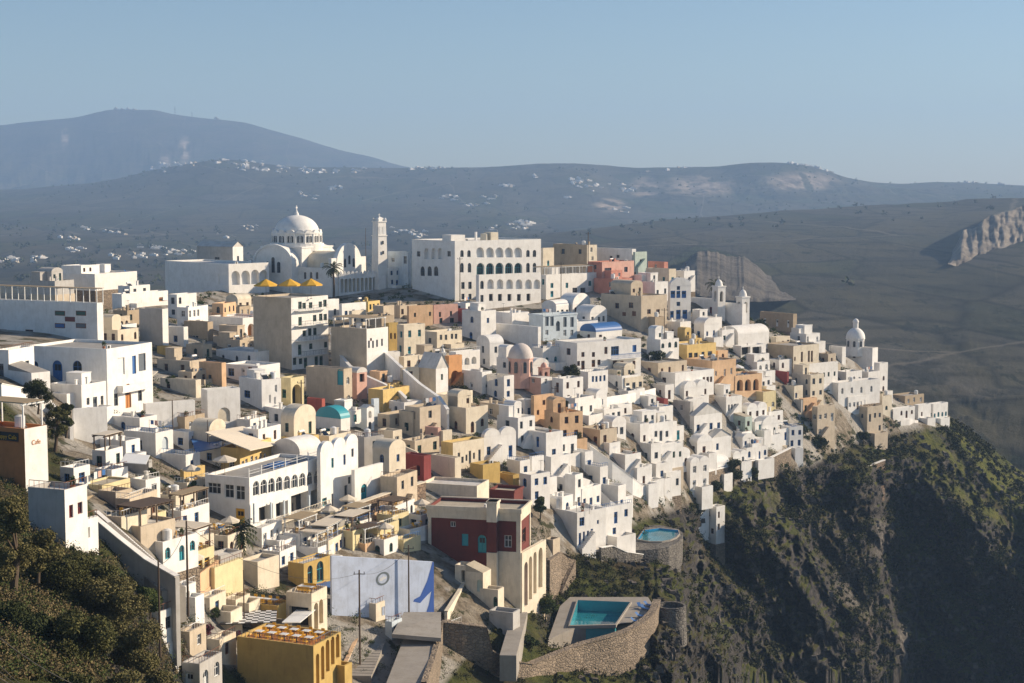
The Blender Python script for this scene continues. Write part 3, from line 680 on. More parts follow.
def wall_line(pts,label,mat,th=.4,name='retaining_wall',cat='wall',cap=None,down=6.,sub=5,D0=None):
    """pts: (px,ytop,ybase[,D]); base on the ground, follows the points"""
    P3=[]
    for p in pts:
        px,yt,yb=p[:3]
        C=hit(px,yb) if len(p)<4 else P(px,yb,p[3])
        _,v=uv(px,yt); P3.append((Vector((C.x,C.y)),v*C.y,C.z))
        mark(px-4,px+4,yt,yb)
    o=P3[0]; b=MB(); base=Vector((o[0].x,o[0].y,o[2])); c_=MB()
    rows=[]
    n=len(P3)
    for i,(p,zt,zb) in enumerate(P3):
        a=P3[max(0,i-1)][0]; d=P3[min(n-1,i+1)][0]; t=(d-a).normalized(); nn=Vector((-t.y,t.x))*th/2
        rows.append([(p.x+s*nn.x-base.x,p.y+s*nn.y-base.y) for s in(1,-1)]+[zt-base.z,zb-down-base.z])
    for r0,r1 in zip(rows,rows[1:]):
        for s in(0,1): b.quad((*r0[s],r0[3]),(*r1[s],r1[3]),(*r1[s],r1[2]),(*r0[s],r0[2]))
        b.quad((*r0[0],r0[2]),(*r1[0],r1[2]),(*r1[1],r1[2]),(*r0[1],r0[2]))
    for r in(rows[0],rows[-1]): b.quad((*r[0],r[3]),(*r[1],r[3]),(*r[1],r[2]),(*r[0],r[2]))
    root=b.obj(name,mat,None,base)
    if cap:
        for r0,r1 in zip(rows,rows[1:]):
            m0=[((r0[0][k]+r0[1][k])/2) for k in(0,1)]; m1=[((r1[0][k]+r1[1][k])/2) for k in(0,1)]
            def ex(r,m,s,f=1.35): return (m[0]+(r[s][0]-m[0])*f,m[1]+(r[s][1]-m[1])*f)
            A=[ex(r0,m0,0),ex(r0,m0,1),ex(r1,m1,1),ex(r1,m1,0)]
            for z in(.01,.14): c_.quad((*A[0],r0[2]+z),(*A[1],r0[2]+z),(*A[2],r1[2]+z),(*A[3],r1[2]+z))
            c_.quad((*A[0],r0[2]+.01),(*A[3],r1[2]+.01),(*A[3],r1[2]+.14),(*A[0],r0[2]+.14)); c_.quad((*A[1],r0[2]+.01),(*A[2],r1[2]+.01),(*A[2],r1[2]+.14),(*A[1],r0[2]+.14))
        c_.obj('coping',cap,root)
    return tag(root,label,cat)
def pole(px,yt,yb,label,name='utility_pole',cat='pole',r=.11,arm=True,D=None):
    C=hit(px,yb) if D is None else P(px,yb,D)
    _,v=uv(px,yt); h=v*C.y-C.z
    root=empty(name,C,0,label,cat); k=MB(); k.bar((0,0,-1),(0,0,h),r,r2=r*.7,n=8); k.obj('shaft',m_wood,root)
    if arm:
        k=MB(); k.bar((-.7,0,h-.5),(.7,0,h-.5),.05); 
        for x in(-.6,0,.6): k.bar((x,0,h-.45),(x,0,h-.2),.05)
        k.obj('crossarm',m_metal,root)
    return C+Vector((0,0,h-.4))
# ================================================================== the town
COL['brick red']=(.42,.10,.07); wallm('brick red')
COL['blue']=(.05,.22,.52)
h_=house
# ---- upper left
NEARX=[]
hotelL=h_(-25,98,103,303,349,'white',th=65,rops=[],lops=[(3,329,342.5,7,'w','maroon'),(29,329.5,341,8,'w','maroon')],acc=False,roofc='grey',label='long white hotel block with framed signboards on its shaded wall',desc='hotel block')
for px,py,t in ((60,311,'green'),(81,311,'green'),(70,317,'maroon'),(60,323.5,'blue'),(81,323.5,'grey')):
    s,z=hotelL.sz('l',px+5,py); s2,_=hotelL.sz('l',px-5,py); b=MB(); b.box(-.06,-.0,s,s2,z-.95,z); b.box(-.075,-.06,s+.15,s2-.15,z-.8,z-.15,1); b.obj('signboard',[TR['brown'],TR[t]],hotelL.root)
blueA=h_(27,108,152,349,413,'white',th=68,acc=False,roofc='grey',lops=[(57,360,383,10,'ad','blue'),(77,360.5,376,9,'aw','blue'),(35,361,371,6,'aw','blue')],
   rops=[(121,358,375,7,'s','white'),(134,356,374,4,'s','blue'),(142,354,371,7,'s','grey'),(128,384,408,6,'ad','orange'),(116,394,406,4,'w','grey'),(140,390,401,4,'w','grey')],label='white villa with an arched blue door and an orange door on its sunny side',desc='villa')
b=MB(); Lq=blueA.Lr; b.box(Lq*.2,Lq*.86,-1.1,-.01,2.9,3.1); b.box(Lq*.2,Lq*.86,-1.1,-.98,3.1,4.1); b.box(Lq*.2,Lq*.2+.12,-1.1,-.01,3.1,4.1); b.obj('balcony',wallm('white'),blueA.root)
h_(51,82,106,385,414,'white',th=66,rops=[(88,398,405,3,'w','grey'),(95,397,411,4,'d','grey'),(102,396,406,3,'w','grey')],lops=[])
h_(73,74,107,409,438,'white',th=32,rops=[],lops=[],acc=False)
h_(0,32,50,373,394,'white',th=50,roof='shed',rops=[],lops=[])
h_(51,67,75,394,406,'white',rops=[],lops=[])
cafe=h_(-22,26,47,429,492,'terracotta',th=62,wallc2='white',rops=[],lops=[],acc=False,roofc='orange',label='orange and white cafe with a slatted pergola on its roof',name='cafe',cat='cafe')
h_(112,122,168,294,308,'white',th=60,rops=[(161,299,306,4,'d','orange')],lops=[])
arc=h_(165,229,269,264,293,'white',th=46,acc=False,rops=[(235.5,271,285,8.5,'ao','white',1.2),(245.5,270.6,284.5,8.5,'ao','white',1.2),(255,270,284,8,'ao','white',1.2),(263.5,270,283.5,7.5,'ao','white',1.2)],lops=[(223,274.5,285,9,'s','white')],label='long low white building with four tall arches facing the sun',desc='arcade building')
h_(197,233,243,247,266,'grey',roof='gable',wallc2='white',rise=1.6,rops=[(238,256,262,2,'w')],lops=[(217,257,261,5,'w')],label='grey gabled house standing above the low arcaded building')
h_(60,95,137,274,286,'white',rops=[],lops=[])
h_(30,55,74,281,290,'grey',rops=[],lops=[])
h_(118,130,150,286,296,'white')
umb=h_(253,292,328,298,370,'beige',th=54,wallc2='white',acc=False,lops=[],dens=1.3,roofc='grey',label='tall pale hotel with many balconies below the yellow parasols',desc='balcony hotel')
for j in range(4):
    for i in range(4):
        b=MB(); x=1+i*(umb.Lr-2)/4; z=2.6+j*3.1
        if z>umb.h-2: continue
        b.box(x,x+2.2,-1.0,-.01,z,z+.14); 
        for q in range(6): b.bar((x+.05+q*.42,-.95,z+.14),(x+.05+q*.42,-.95,z+1.0),.02,1,4)
        b.bar((x,-.95,z+1.0),(x+2.2,-.95,z+1.0),.03,1); b.obj('balcony',[wallm('white'),m_metal],umb.root)
h_(319,323,339,300,320,'white'); h_(339,342,366,304,320,'white',roof='flat'); h_(349,352,366,311,326,'cream')
h_(139,163,168,309,347,'grey',th=66,wallc2='white',lops=[],rops=[])
h_(167,184,188,327,347,'white'); h_(184,208,213,322,341,'tan',lops=[(195,335,339,6,'w','white')])
h_(157,176,181,347,359,'ochre',rops=[],lops=[],acc=False); h_(157,190,206,361,378,'beige'); h_(186,203,212,345,358,'beige')
h_(100,118,139,330,346,'cream',dens=1.6); h_(103,106,130,318,330,'beige')
h_(208,243,271,318,338,'white',th=55,rops=[(251,325,338,6.5,'ao','orange',1.),(258,325,338,4,'ao','orange',1.),(265,324,338,7,'ao','orange',1.)],lops=[],rail='orange',acc=False,label='white house with three brown arches and an orange railing')
h_(213,243,258,338,350,'beige'); h_(258,262,279,338,352,'white',rail='orange',acc=False); h_(217,240,256,340,352,'beige')
h_(216,256,279,352,366,'white',acc=False); h_(224,258,280,366,386,'white',lops=[(231,368,376,6,'w','blue'),(243,368,377,3,'d','white'),(250,367,380,4,'d','brown')],acc=False)
h_(201,208,240,390,428,'white',th=34,rops=[(224,408,422,12,'as','cream')],lops=[],acc=False)
h_(239,262,281,380,410,'white',th=42,rops=[(270,395,403,2,'w'),(276,385,392,2.5,'w'),(275,397,404,2,'w')],lops=[(247,390,398,6,'w','blue')])
h_(199,222,226,363,387,'peach'); h_(160,196,201,380,398,'cream'); h_(178,192,214,372,384,'beige')
h_(280,291,304,378,407,'pale yellow',rops=[(296.5,385,406,9,'ao','brown',1.5)],lops=[(284,389,398,4,'d','green')],label='pale yellow house with a tall arched doorway')
h_(307,322,325,399,419,'brick red',rops=[],lops=[],acc=False)
h_(306,344,352,369,408,'beige',th=58,lops=[(340,369,385,6,'as','teal')],label='long beige wall building with a turquoise arched shutter')
h_(345,357,367,373,400,'pink',roof='vault',roofc='white',rops=[(362,374,382,5,'o','brown',.6)],lops=[(351,374,378,3,'w')],label='small pink house with a white vaulted roof')
big=h_(331,367,388,329,378,'beige',th=55,wallc2='white',rops=[(371,338,341,2,'w'),(369,341,348,2,'d','grey'),(373,341,348,2,'d','grey'),(377,340,347,2,'d','grey'),(382,339,346,2,'w','grey')],lops=[],acc=False,label='tall beige house with a columned roof terrace above the curved stairs')
h_(386,389,398,323,351,'ochre',th=40,rops=[(391,333,339,2,'w'),(395,333,339,2,'w')]); h_(397,404,425,325,357,'cream',th=45)
h_(374,379,400,353,368,'white',th=38,rops=[]); h_(399,413,418,412,437,'beige'); h_(378,393,402,431,451,'cream')
h_(316,341,350,419,437,'white',roof='vaultx',roofc='teal',rops=[],lops=[(328,428,436,18,'g','teal')],label='small white vault with teal glazing behind the tall white chapel facade')
h_(361,367,374,408,431,'white',roof='gable',rops=[(370,411,418,3,'ao','white',.8),(370,422,430,3,'ad')],label='narrow white gabled shrine with an arched bell opening')
h_(371,374,379,399,425,'pale blue',rops=[],lops=[])
# ---- the arcaded hotel
hot=h_(412,455,541,241,301,'white',th=38,acc=False,roofc='white',name='hotel',cat='hotel',label='large white hotel with rows of arches along its long sunny front',desc='arcaded hotel',
 rops=[(x,247.5,257.5,8,'ao','white',.9) for x in(480,489.8,499.3,508.7,518)]+[(x,263,275.5,8,'ag','teal',.7) for x in(480.5,490,499.5,509,518.3)]+[(x,250,257,3.4,'aw','grey') for x in(462,469,528,534.5)]+[(x,263,272.5,3.4,'aw','grey') for x in(462,469.5,528,534.5)]+[(x,282,289,3.4,'w','grey') for x in(463,470)]+[(x,294,299.5,3,'w','grey') for x in(463,470)],
 lops=[(x,248,259,4.6,'ao','white',.9) for x in(426.5,433.5,440)]+[(x,251,256.5,3.4,'w','grey') for x in(418.5,449)]+[(x,266,276,4.3,'aw','grey') for x in(422.5,429.5,436)])
for (xx,yy,c) in((457,238,0),(505,234,1)):
    pass
b=MB(); zr=hot.zr; b.box(1,5.5,3,7,zr,zr+1.9); b.obj('rooftop_room',wallm('white'),hot.roof); b=MB(); b.box(14,16.5,3,6,zr,zr+2.4); b.lathe(13,4.5,[(1.1,zr),(1.1,zr+2),(0,zr+2.1)],14); b.obj('water_tank',wallm('cream'),hot.roof); b=MB(); b.box(9,9.5,3,3.5,zr,zr+2.6); b.obj('chimney',wallm('white'),hot.roof)
ann=h_(476,479,541,275,310,'white',th=38,acc=False,name='hotel_annex',cat='hotel wing',label='lower arcaded wing with a planted terrace in front of the big white hotel',desc='hotel wing',
 rops=[(x,279.5,289,6.6,'ao','white',.9) for x in(490.5,500,509.5,519,528.5,537)]+[(x,294,301,4,'o','brown',.5) for x in(491,500,509.5,519,528.5)]+[(x,281,289,3.4,'aw','grey') for x in(482,)]+[(482,295,302,3,'w','grey')],lops=[])
h_(388,408,411,252,287,'pale blue',lops=[(393,258,262,3,'w'),(405,256,264,3,'w')]); h_(386,389,400,268,288,'white')
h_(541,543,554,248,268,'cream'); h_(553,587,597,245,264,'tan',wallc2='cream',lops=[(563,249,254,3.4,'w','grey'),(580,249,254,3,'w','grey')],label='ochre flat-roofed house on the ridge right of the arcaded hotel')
t1=h_(541,546,597,275,300,'white',rops=[(575,288,294,5,'w','grey'),(583,288,294,5,'w','grey'),(552,283,288,3,'w'),(590,281,286,3,'w'),(567,283,288,2.5,'w'),(552,291,297,3,'d')],acc=False)
pergola(t1,.5,t1.Lr-.5,1,5,t1.zr,2.2,'white terrace pergola right of the arcaded hotel')
h_(590,632,636,249,266,'white',lops=[(611,256,259,3,'w'),(618,255,258,3,'w')]); h_(633,635,647,252,268,'pale green')
h_(588,602,634,262,292,'salmon',wallc2='pink',rops=[(608,268,273,7,'g','grey'),(626,267,272,3.6,'w','grey')],label='pink house with a salmon side wall high on the ridge',desc='pink house')
h_(594,613,632,279,298,'salmon',rops=[(621,285,293,3,'w'),],lops=[(610,282,287,2.5,'w')])
h_(646,669,676,269,285,'cream'); h_(648,664,668,262,271,'salmon'); h_(675,684,695,271,285,'white'); h_(633,655,668,282,298,'white')
h_(601,641,667,296,332,'beige',lops=[(617,303,308.5,4,'w'),(631,302.5,308,4.5,'w'),(624,312,316,4,'s','brown'),(634,311,316,4,'s','brown')],rops=[(649,309.5,314,3.6,'w'),(658,309.5,314,3.6,'w')],label='broad plain beige house below the pink house')
h_(620,655,665,317,336,'tan')
h_(668,670,691,286,320,'white',th=24,roof='vault',rops=[(678.5,285.5,290,3.4,'w','blue'),(673,291,298,4.5,'d','blue'),(678.5,291,298,4,'d','blue'),(684,291,298,4.5,'d','blue'),(678.5,302,306,3.8,'w','blue'),(672,311,319,3.6,'d','blue'),(678.5,310,319,4.5,'d','blue'),(685,310,319,5,'d','blue')],lops=[],label='white barrel-vaulted house with rows of blue shutters')
h_(691,717,721,299,318,'white',lops=[(711,307,314,3,'d','maroon'),(715,307,314,3,'d','maroon')],rops=[]); h_(714,742,746,304,333,'white',lops=[(726,321,327,4,'w','grey')],roof='flat',acc=False,label='white chapel body beneath the two small belfries')
h_(666,680,691,322,339,'white',roof='flat'); h_(691,707,722,318,334,'white'); h_(694,704,718,325,340,'white',roof='vault'); h_(706,722,734,330,344,'white')
h_(720,738,769,335,347,'white',roof='vaultx',rops=[]); h_(733,741,766,346,358,'white',rops=[(746,347.5,355,9,'o','brown'),(757,347,354,9,'o','brown')],lops=[])
h_(665,687,716,345,362,'yellow',rops=[(690.5,353,360,3.6,'w','grey'),(696,353,360,3.6,'w','grey'),(703,352,359,3,'d','grey'),(710,352,360,4.5,'d','grey')],lops=[],label='yellow ochre house with a row of grey doors above the terraces',desc='yellow house')
h_(676,690,702,339,348,'yellow',lops=[(680,340,344,2.5,'w')]); h_(714,718,728,351,363,'peach')
h_(686,712,736,361,388,'peach',lops=[],rops=[(716,371,376,2,'w'),(725,369,376,2,'w'),(731.5,368,374,2,'w')])
pch=h_(716,735,762,376,394,'peach',acc=False,lops=[(724,382,391,5,'ao','brown',1.)],rops=[(740,380,391,6,'ao','brown',1.2),(748,379.5,391,6,'ao','brown',1.2),(756,379,390.5,5.5,'ao','brown',1.2)],label='peach house with tall arches and a terrace parasol',desc='peach arches')
h_(735,763,776,392,412,'pale yellow'); h_(650,675,714,373,394,'white',rops=[(704,377,382.5,2.6,'w'),(707.8,376.8,382.3,2.6,'w'),(711.2,376.5,382,2.2,'w')],lops=[(664,377,383,4,'w')],acc=False)
h_(625,658,687,363,378,'beige'); h_(600,622,640,376,392,'white')
bl=h_(555,577,641,343,376,'white',th=36,acc=False,rops=[(583,352,357,3,'w'),(593.5,352,357,3,'w'),(578.5,361,366,3,'w'),(583,361,371,3.4,'d'),(593.5,360,367,3.4,'d'),(599,360,365,3,'w'),(615,346.5,355.5,8,'g','blue'),(634.5,345,352,4,'s','blue'),(615,361,369,4,'d'),(622,361,369,3.4,'d'),(634,361,369,3,'d'),(606,347,354,3,'w')],lops=[(568.5,348,355,4,'w')],label='white two-storey house with a blue-painted balcony and doors',desc='blue balcony')
b=MB(); x0,_=bl.sz('r',608,358); x1,_=bl.sz('r',638,358); z=bl.h*.42
b.box(x0,x1,-1.2,-.01,z,z+.2); 
for i in range(int((x1-x0)/.35)): b.box(x0+i*.35,x0+i*.35+.06,-1.18,-1.12,z+.2,z+1.1,1)
b.box(x0,x1,-1.2,-1.1,z+1.1,z+1.2,1); b.obj('balcony',[wallm('white'),TR['blue']],bl.root)
h_(600,603,612,323,338,'blue',rops=[(608,330,336,3,'d','blue')],lops=[],acc=False,label='bright blue cubic rooftop house'); h_(580,596,622,332,342,'white',roof='vaultx',roofc='blue',label='low white house with a blue vaulted roof')
h_(529,543,577,315,341,'pale blue',th=38,acc=False,rops=[(547,317,326,3.6,'s','grey'),(552,317,326,3.6,'s','grey'),(558,321,331,4,'ad','grey'),(565,317,327,3.6,'s','grey'),(572,317,327,3.6,'s','grey'),(547,330,335,3,'w'),(565,330,336,3,'w'),(572,330,336,3,'w')],lops=[],label='pale blue-grey house with tall shuttered bays and a cornice',roof='rim')
h_(576,590,607,314,326,'white',roof='vault'); h_(560,577,598,322,334,'white',acc=False)
h_(462,481,496,311,342,'white',rops=[(488,318,323,2.5,'w')]); h_(495,512,529,313,335,'white',rops=[]); h_(495,538,541,327,352,'white',rops=[],lops=[])
h_(432,434,458,305,324,'pink',th=36,rops=[(440,312,317,2,'w'),(451,311,316,2,'w'),(452,318,323,4,'w'),(441,318,323,3,'w')],lops=[],acc=False); h_(407,409,433,306,327,'peach',th=36,rops=[(415,313,317,2,'w'),(430,312,316,2,'w')],acc=False)
h_(458,478,481,310,327,'brick red',rops=[],lops=[],acc=False)
h_(424,437,462,332,348,'cream',rops=[(441,335,340,2.5,'w'),(446,335,340,2.5,'w'),(452,334,339,2.5,'w'),(456,334,339,2.5,'w')])
h_(449,456,480,352,374,'white',rops=[(460,358,365,5,'ao','white',1),(467,358,365,5,'ao','white',1),(474,357,364,5,'ao','white',1)],rail='white',acc=False); h_(445,449,462,356,386,'orange',rops=[(455,371,384,8,'ao','orange',1.)],lops=[],label='orange house with one tall arch')
h_(419,436,448,369,400,'beige',roof='gable',wallc2='white',rops=[(442,374,380,2,'w')],lops=[],rise=3.,label='beige-sided chapel with a narrow white gable end')
h_(399,404,425,357,372,'cream'); h_(400,402,419,368,395,'cream',th=35)
h_(462,482,492,372,394,'white'); h_(487,504,514,376,402,'white',roof='shed',rise=-1.5); h_(517,525,533,400,420,'white',win='blue'); h_(531,534,554,396,424,'peach',rops=[(544,400,405,3,'w'),(538,410,415,2.5,'w')])
h_(446,466,488,408,434,'cream'); h_(478,502,516,405,421,'beige'); h_(440,443,452,431,447,'cream',win='blue')
h_(441,453,484,443,469,'yellow',wallc2='cream',rops=[(459,453,459,2.6,'w'),(462.5,457,463,2.4,'w'),(466.5,455,461,2.2,'w'),(470,451,464,2.6,'d'),(474,453,459,2.2,'w'),(479.5,450,461,2.4,'d')],acc=False,label='white-fronted house with yellow side walls and six small openings')
h_(425,438,441,428,446,'pink'); h_(404,424,431,456,483,'maroon',lops=[(418,465,476,4,'ao','maroon',.8)],rops=[],acc=False,label='dark maroon cube with an arched doorway')
h_(431,455,461,458,484,'cream',rops=[]); h_(470,483,500,465,482,'ochre',rops=[],lops=[],acc=False); h_(497,513,519,475,488,'ochre',rops=[],lops=[],acc=False)
h_(481,484,516,437,461,'white',roof='vaults',th=40,win='blue')
# ---- white cascade in the middle
for a in [(507,520,530,461,480),(529,532,544,457,480),(520,531,550,475,504),(497,518,535,418,446),(510,546,563,433,462),(557,560,577,438,457),(545,551,571,457,480),(569,585,593,452,472),(565,575,583,475,510),(582,600,608,467,490),(575,582,601,489,512),(598,618,626,486,512),(536,546,557,478,496),(548,562,573,497,516),(556,566,575,478,497),(560,570,581,507,520)]:
    h_(*a,'white',win='blue' if (a[1]%3)!=2 else 'grey',rail='blue' if a[1]%4==0 else None,dens=1.3)
h_(543,577,606,513,549,'white',rops=[(580,533,545,2.4,'d','blue'),(584,532,543,2.2,'w','blue'),(588,531,541,2.2,'w','blue'),(592,529,539,2.4,'d','blue'),(582,518,526,5,'g','blue'),(598,520,524,2,'w')],lops=[],th=42,label='white house with a long sloping side wall and blue shutters')
h_(594,598,632,509,543,'white',th=42,win='blue',rail='blue'); h_(610,625,633,497,514,'white',win='blue')
# ---- right of centre
h_(575,588,608,372,392,'white',rops=[(593,376,382,2.2,'w'),(596.5,376,382,2.2,'w'),(600.5,375.5,381.5,2.2,'w'),(604.5,375,381,2.2,'w')],rail='grey',acc=False)
L_=[(606,625,643,378,393,'cream'),(642,665,674,385,400,'white'),(642,664,668,399,409,'maroon'),(671,684,709,388,401,'white','vaults'),(673,690,693,402,428,'grey'),
(685,688,704,400,417,'white'),(690,694,722,416,436,'white','gable'),(720,745,752,417,442,'pale green','shed'),(741,747,767,409,421,'white','vaults'),(743,755,764,422,434,'white'),
(760,769,783,412,425,'white'),(579,600,617,430,448,'beige'),(640,651,661,444,464,'white'),(652,657,683,446,465,'white'),(689,697,712,443,457,'white','vault'),(706,712,731,438,455,'white','gable'),
(679,690,709,463,491,'white','vaults'),(650,656,669,464,482,'white'),(663,666,681,473,492,'white'),(636,641,652,466,484,'white'),(622,637,651,468,488,'white'),(600,625,641,455,474,'white'),(612,640,649,424,446,'white'),
(612,618,632,405,419,'white'),(618,628,640,391,402,'white'),(585,596,607,395,410,'white','vault'),(594,604,622,410,424,'white'),(600,612,626,424,436,'white','vault'),(728,742,752,432,446,'white'),(752,762,778,425,437,'white','vault'),(764,774,790,430,442,'white'),
(720,733,747,455,466,'white','vaults'),(660,672,684,427,441,'white'),(664,676,690,455,468,'white','vault'),(640,650,664,481,494,'white')]
for a in L_: h_(*a[:6],**({'roof':a[6]} if len(a)>6 else {}),dens=1.2)
h_(630,659,673,407,426,'white',lops=[(638,415,424,6,'ag','blue'),(649,413,420,6,'ag','blue'),(655,415,420,2,'w')],rops=[(665,415,422,3.2,'aw','grey')],label='white house with two wide arched blue windows')
h_(631,648,673,424,446,'white',rops=[(656,431,437,3,'w'),(661,431,441,3,'d'),(667,431,437,3,'w')],lops=[(639,434,440,2.6,'w')])
h_(708,726,742,397,416,'white',rops=[(729,405,411,1.6,'w'),(732,404.5,411,1.6,'w'),(735,404,410.5,1.6,'w'),(738,403.5,410,1.6,'w')],lops=[])
h_(708,716,725,507,539,'white',th=40,acc=False,D=hit(716,539).y-7,rops=[(719,512,518,2,'w'),(719,524,530,2,'w')],label='narrow white house alone on the green slope below the town')

# ---- right headland quarter
h_(765,793,819,346,376,'tan',wallc2='cream',rops=[(795,357,361,1.5,'w'),(802,352,362,2,'w'),(809,351,362,2,'w'),(812,351,362,2,'w')],lops=[(779,357,362,4,'w')],label='large cream house with side shade painted tan, left of the white dome',desc='cream house')  # shade and sunlight put into the wall colours: tan side, cream front
L_=[(771,776,790,337,350,'cream'),(765,787,789,372,386,'maroon'),(779,794,803,386,402,'cream'),(792,810,824,375,411,'cream'),(800,803,838,365,383,'white'),(837,848,870,397,411,'white'),
(812,817,835,407,438,'beige'),(834,867,883,407,436,'beige'),(829,842,846,347,364,'white'),(836,846,862,372,386,'white'),(872,882,892,396,414,'cream'),(891,905,924,396,404,'tan'),
(888,893,915,409,420,'white'),(914,918,931,405,420,'white'),(927,933,948,404,421,'white'),(760,793,797,314,328,'tan'),(799,803,817,399,414,'peach'),(783,801,803,400,413,'grey'),(874,879,888,363,394,'white'),(858,868,880,372,388,'white'),
(768,779,792,360,372,'white'),(796,806,818,382,396,'cream'),(745,757,770,362,374,'white'),(748,760,772,378,388,'white'),(790,806,820,334,344,'white'),(818,828,836,354,366,'beige')]
for a in L_: h_(*a[:6],dens=1.2,acc=a[5]!='tan')
h_(828,838,880,383,403,'white',th=36,lops=[],rops=[(842.5,388,394,2.2,'aw'),(852,387.5,393.5,2.4,'aw'),(861.5,387,393,2.2,'aw'),(871.5,386,392,2.2,'aw')],acc=False,label='white house with four arched windows above the fortress-like wall')
dch=h_(845,872,878,348,374,'white',th=48,acc=False,roof='none',lops=[(854,354,358,3,'w'),(852.5,363,367.5,4,'d','brown'),],rops=[],name='domed_church',cat='church',label='white church with a tall ribbed dome and lantern on the far right',desc='white dome')
def dome(fr,px,py0,py1,py2,rpx,mat,seg=8,lantern=True,ribs=False,drumc=None,cross=True,yoff=None,wn=8):
    """drum from py0 to py1, dome to py2, centred on pixel px above the building"""
    u,_=uv(px,py1); D=fr.C.y+ (fr.Ll*math.cos(fr.a)+fr.Lr*math.sin(fr.a))*.5
    if yoff: D=fr.C.y+yoff
    c=Vector((u*D,D)); k=D/FL; r=rpx*k; z=lambda py:uv(px,py)[1]*D
    lx=to_local(fr,c.x,c.y)
    b=MB(); z0=z(py0)-fr.C.z-2;z1=z(py1)-fr.C.z; b.lathe(lx[0],lx[1],[(r*.97,z0),(r*.97,z1-.25),(r*1.05,z1-.25),(r*1.05,z1),(r*.9,z1)],seg*2 if seg>8 else seg)
    dr=b.obj('drum',drumc or mat,fr.root)
    for i in range(wn):
        a=2*math.pi*(i+.5)/wn; g=window_mesh(rq(.8),rq((z1-z0-2)*.55,.15) if z1-z0-2>1.5 else .9,True,'window','grey')
        o=link('window',g,dr,(lx[0]+math.cos(a)*(r*.98),lx[1]+math.sin(a)*(r*.98),z1-.5-((z1-z0-2)*.6)),a+math.pi/2)
    b=MB(); hh=z(py2)-fr.C.z-z1; pr=[(r*math.cos(t),z1+hh*math.sin(t)) for t in np.linspace(0,math.pi/2*.985,11)]
    b.lathe(lx[0],lx[1],pr,24); dm=b.obj('dome',mat,fr.root,smooth=True)
    zt=z1+hh
    if lantern:
        b=MB(); q=r*.28; b.lathe(lx[0],lx[1],[(q,zt-.3),(q,zt+q*2),(q*1.2,zt+q*2),(q*1.2,zt+q*2.2),(q*.9,zt+q*2.9),(q*.5,zt+q*3.3),(0,zt+q*3.5)],12); b.obj('lantern',mat,dm); zt+=q*3.5
    if cross:
        b=MB(); q=.055*k/.27; b.box(lx[0]-q,lx[0]+q,lx[1]-q,lx[1]+q,zt-.2,zt+1.5*k/.27); b.box(lx[0]-.35*k/.27,lx[0]+.35*k/.27,lx[1]-q*.9,lx[1]+q*.9,zt+.9*k/.27,zt+.9*k/.27+2*q); b.obj('cross',TR['white'],dm)
    return lx,r,z1,zt,dr,dm
def to_local(fr,x,y):
    c,s=math.cos(fr.a),math.sin(fr.a); dx,dy=x-fr.C.x,y-fr.C.y; return (c*dx+s*dy,-s*dx+c*dy)
dome(dch,855.5,349,338,327.5,9.4,wallm('white'),cross=False)
# pink domed church
pk=h_(513,541,552,378,398,'pink',wallc2='white',roof='none',acc=False,lops=[(533,378,383,3,'w')],rops=[(546,379,384,2.5,'w')],name='pink_church',cat='church',label='pink church with a pale dome on an eight-sided drum',desc='pink dome')
lx,r,z1,zt,dr,dm=dome(pk,520.6,378,357.5,343,12.6,plaster('dome_pale',(.66,.60,.56)),lantern=False,drumc=wallm('pink'),cross=False,wn=8)
def belfry(px,yb,yt,wpx,mat,label=None,parent_fr=None,D=None,cat='belfry'):
    C=hit(px,yb) if D is None else P(px,yb,D); k=C.y/FL; w=wpx*k; h=(yb-yt)*k; root=empty('belfry',C,R(30),label,cat)
    b=MB(); b.facade((-w/2,-w/2),(1,0),(0,1),w,0,h*.78,[(w*.28,w*.72,h*.42,h*.68,True)],0,w*.3); b.facade((-w/2,-w/2),(0,1),(1,0),w,0,h*.78,[(w*.28,w*.72,h*.42,h*.68,True)],0,w*.3)
    b.quad((w/2,-w/2,0),(w/2,w/2,0),(w/2,w/2,h*.78),(w/2,-w/2,h*.78)); b.quad((-w/2,w/2,0),(w/2,w/2,0),(w/2,w/2,h*.78),(-w/2,w/2,h*.78)); b.box(-w/2,w/2,-w/2,w/2,-3,0); b.box(-w*.56,w*.56,-w*.56,w*.56,h*.78,h*.81)
    b.obj('tower',mat,root)
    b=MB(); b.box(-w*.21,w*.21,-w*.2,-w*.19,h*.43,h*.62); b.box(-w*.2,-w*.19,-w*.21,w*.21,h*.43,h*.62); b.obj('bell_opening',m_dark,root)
    b=MB(); b.lathe(0,0,[(w*.42*math.cos(t),h*.81+h*.16*math.sin(t)) for t in np.linspace(0,1.55,7)],14); b.obj('dome',mat,root,smooth=True)
    b=MB(); b.box(-.05,.05,-.05,.05,h*.97,h*.97+.9); b.box(-.28,.28,-.04,.04,h*.97+.5,h*.97+.6); b.obj('cross',TR['white'],root)
    return root
belfry(718.5,318,278,9.5,wallm('white'),'left of the two small white belfries, beside the palm'); belfry(742.5,330,288,9.5,wallm('white'),'right of the two small white belfries, at the edge of the ridge')
belfry(544,392,361,8.5,wallm('pink'),'pink belfry beside the pale dome in the town centre'); belfry(443,372,347,5,wallm('white'),'thin white belfry above a beige chapel')
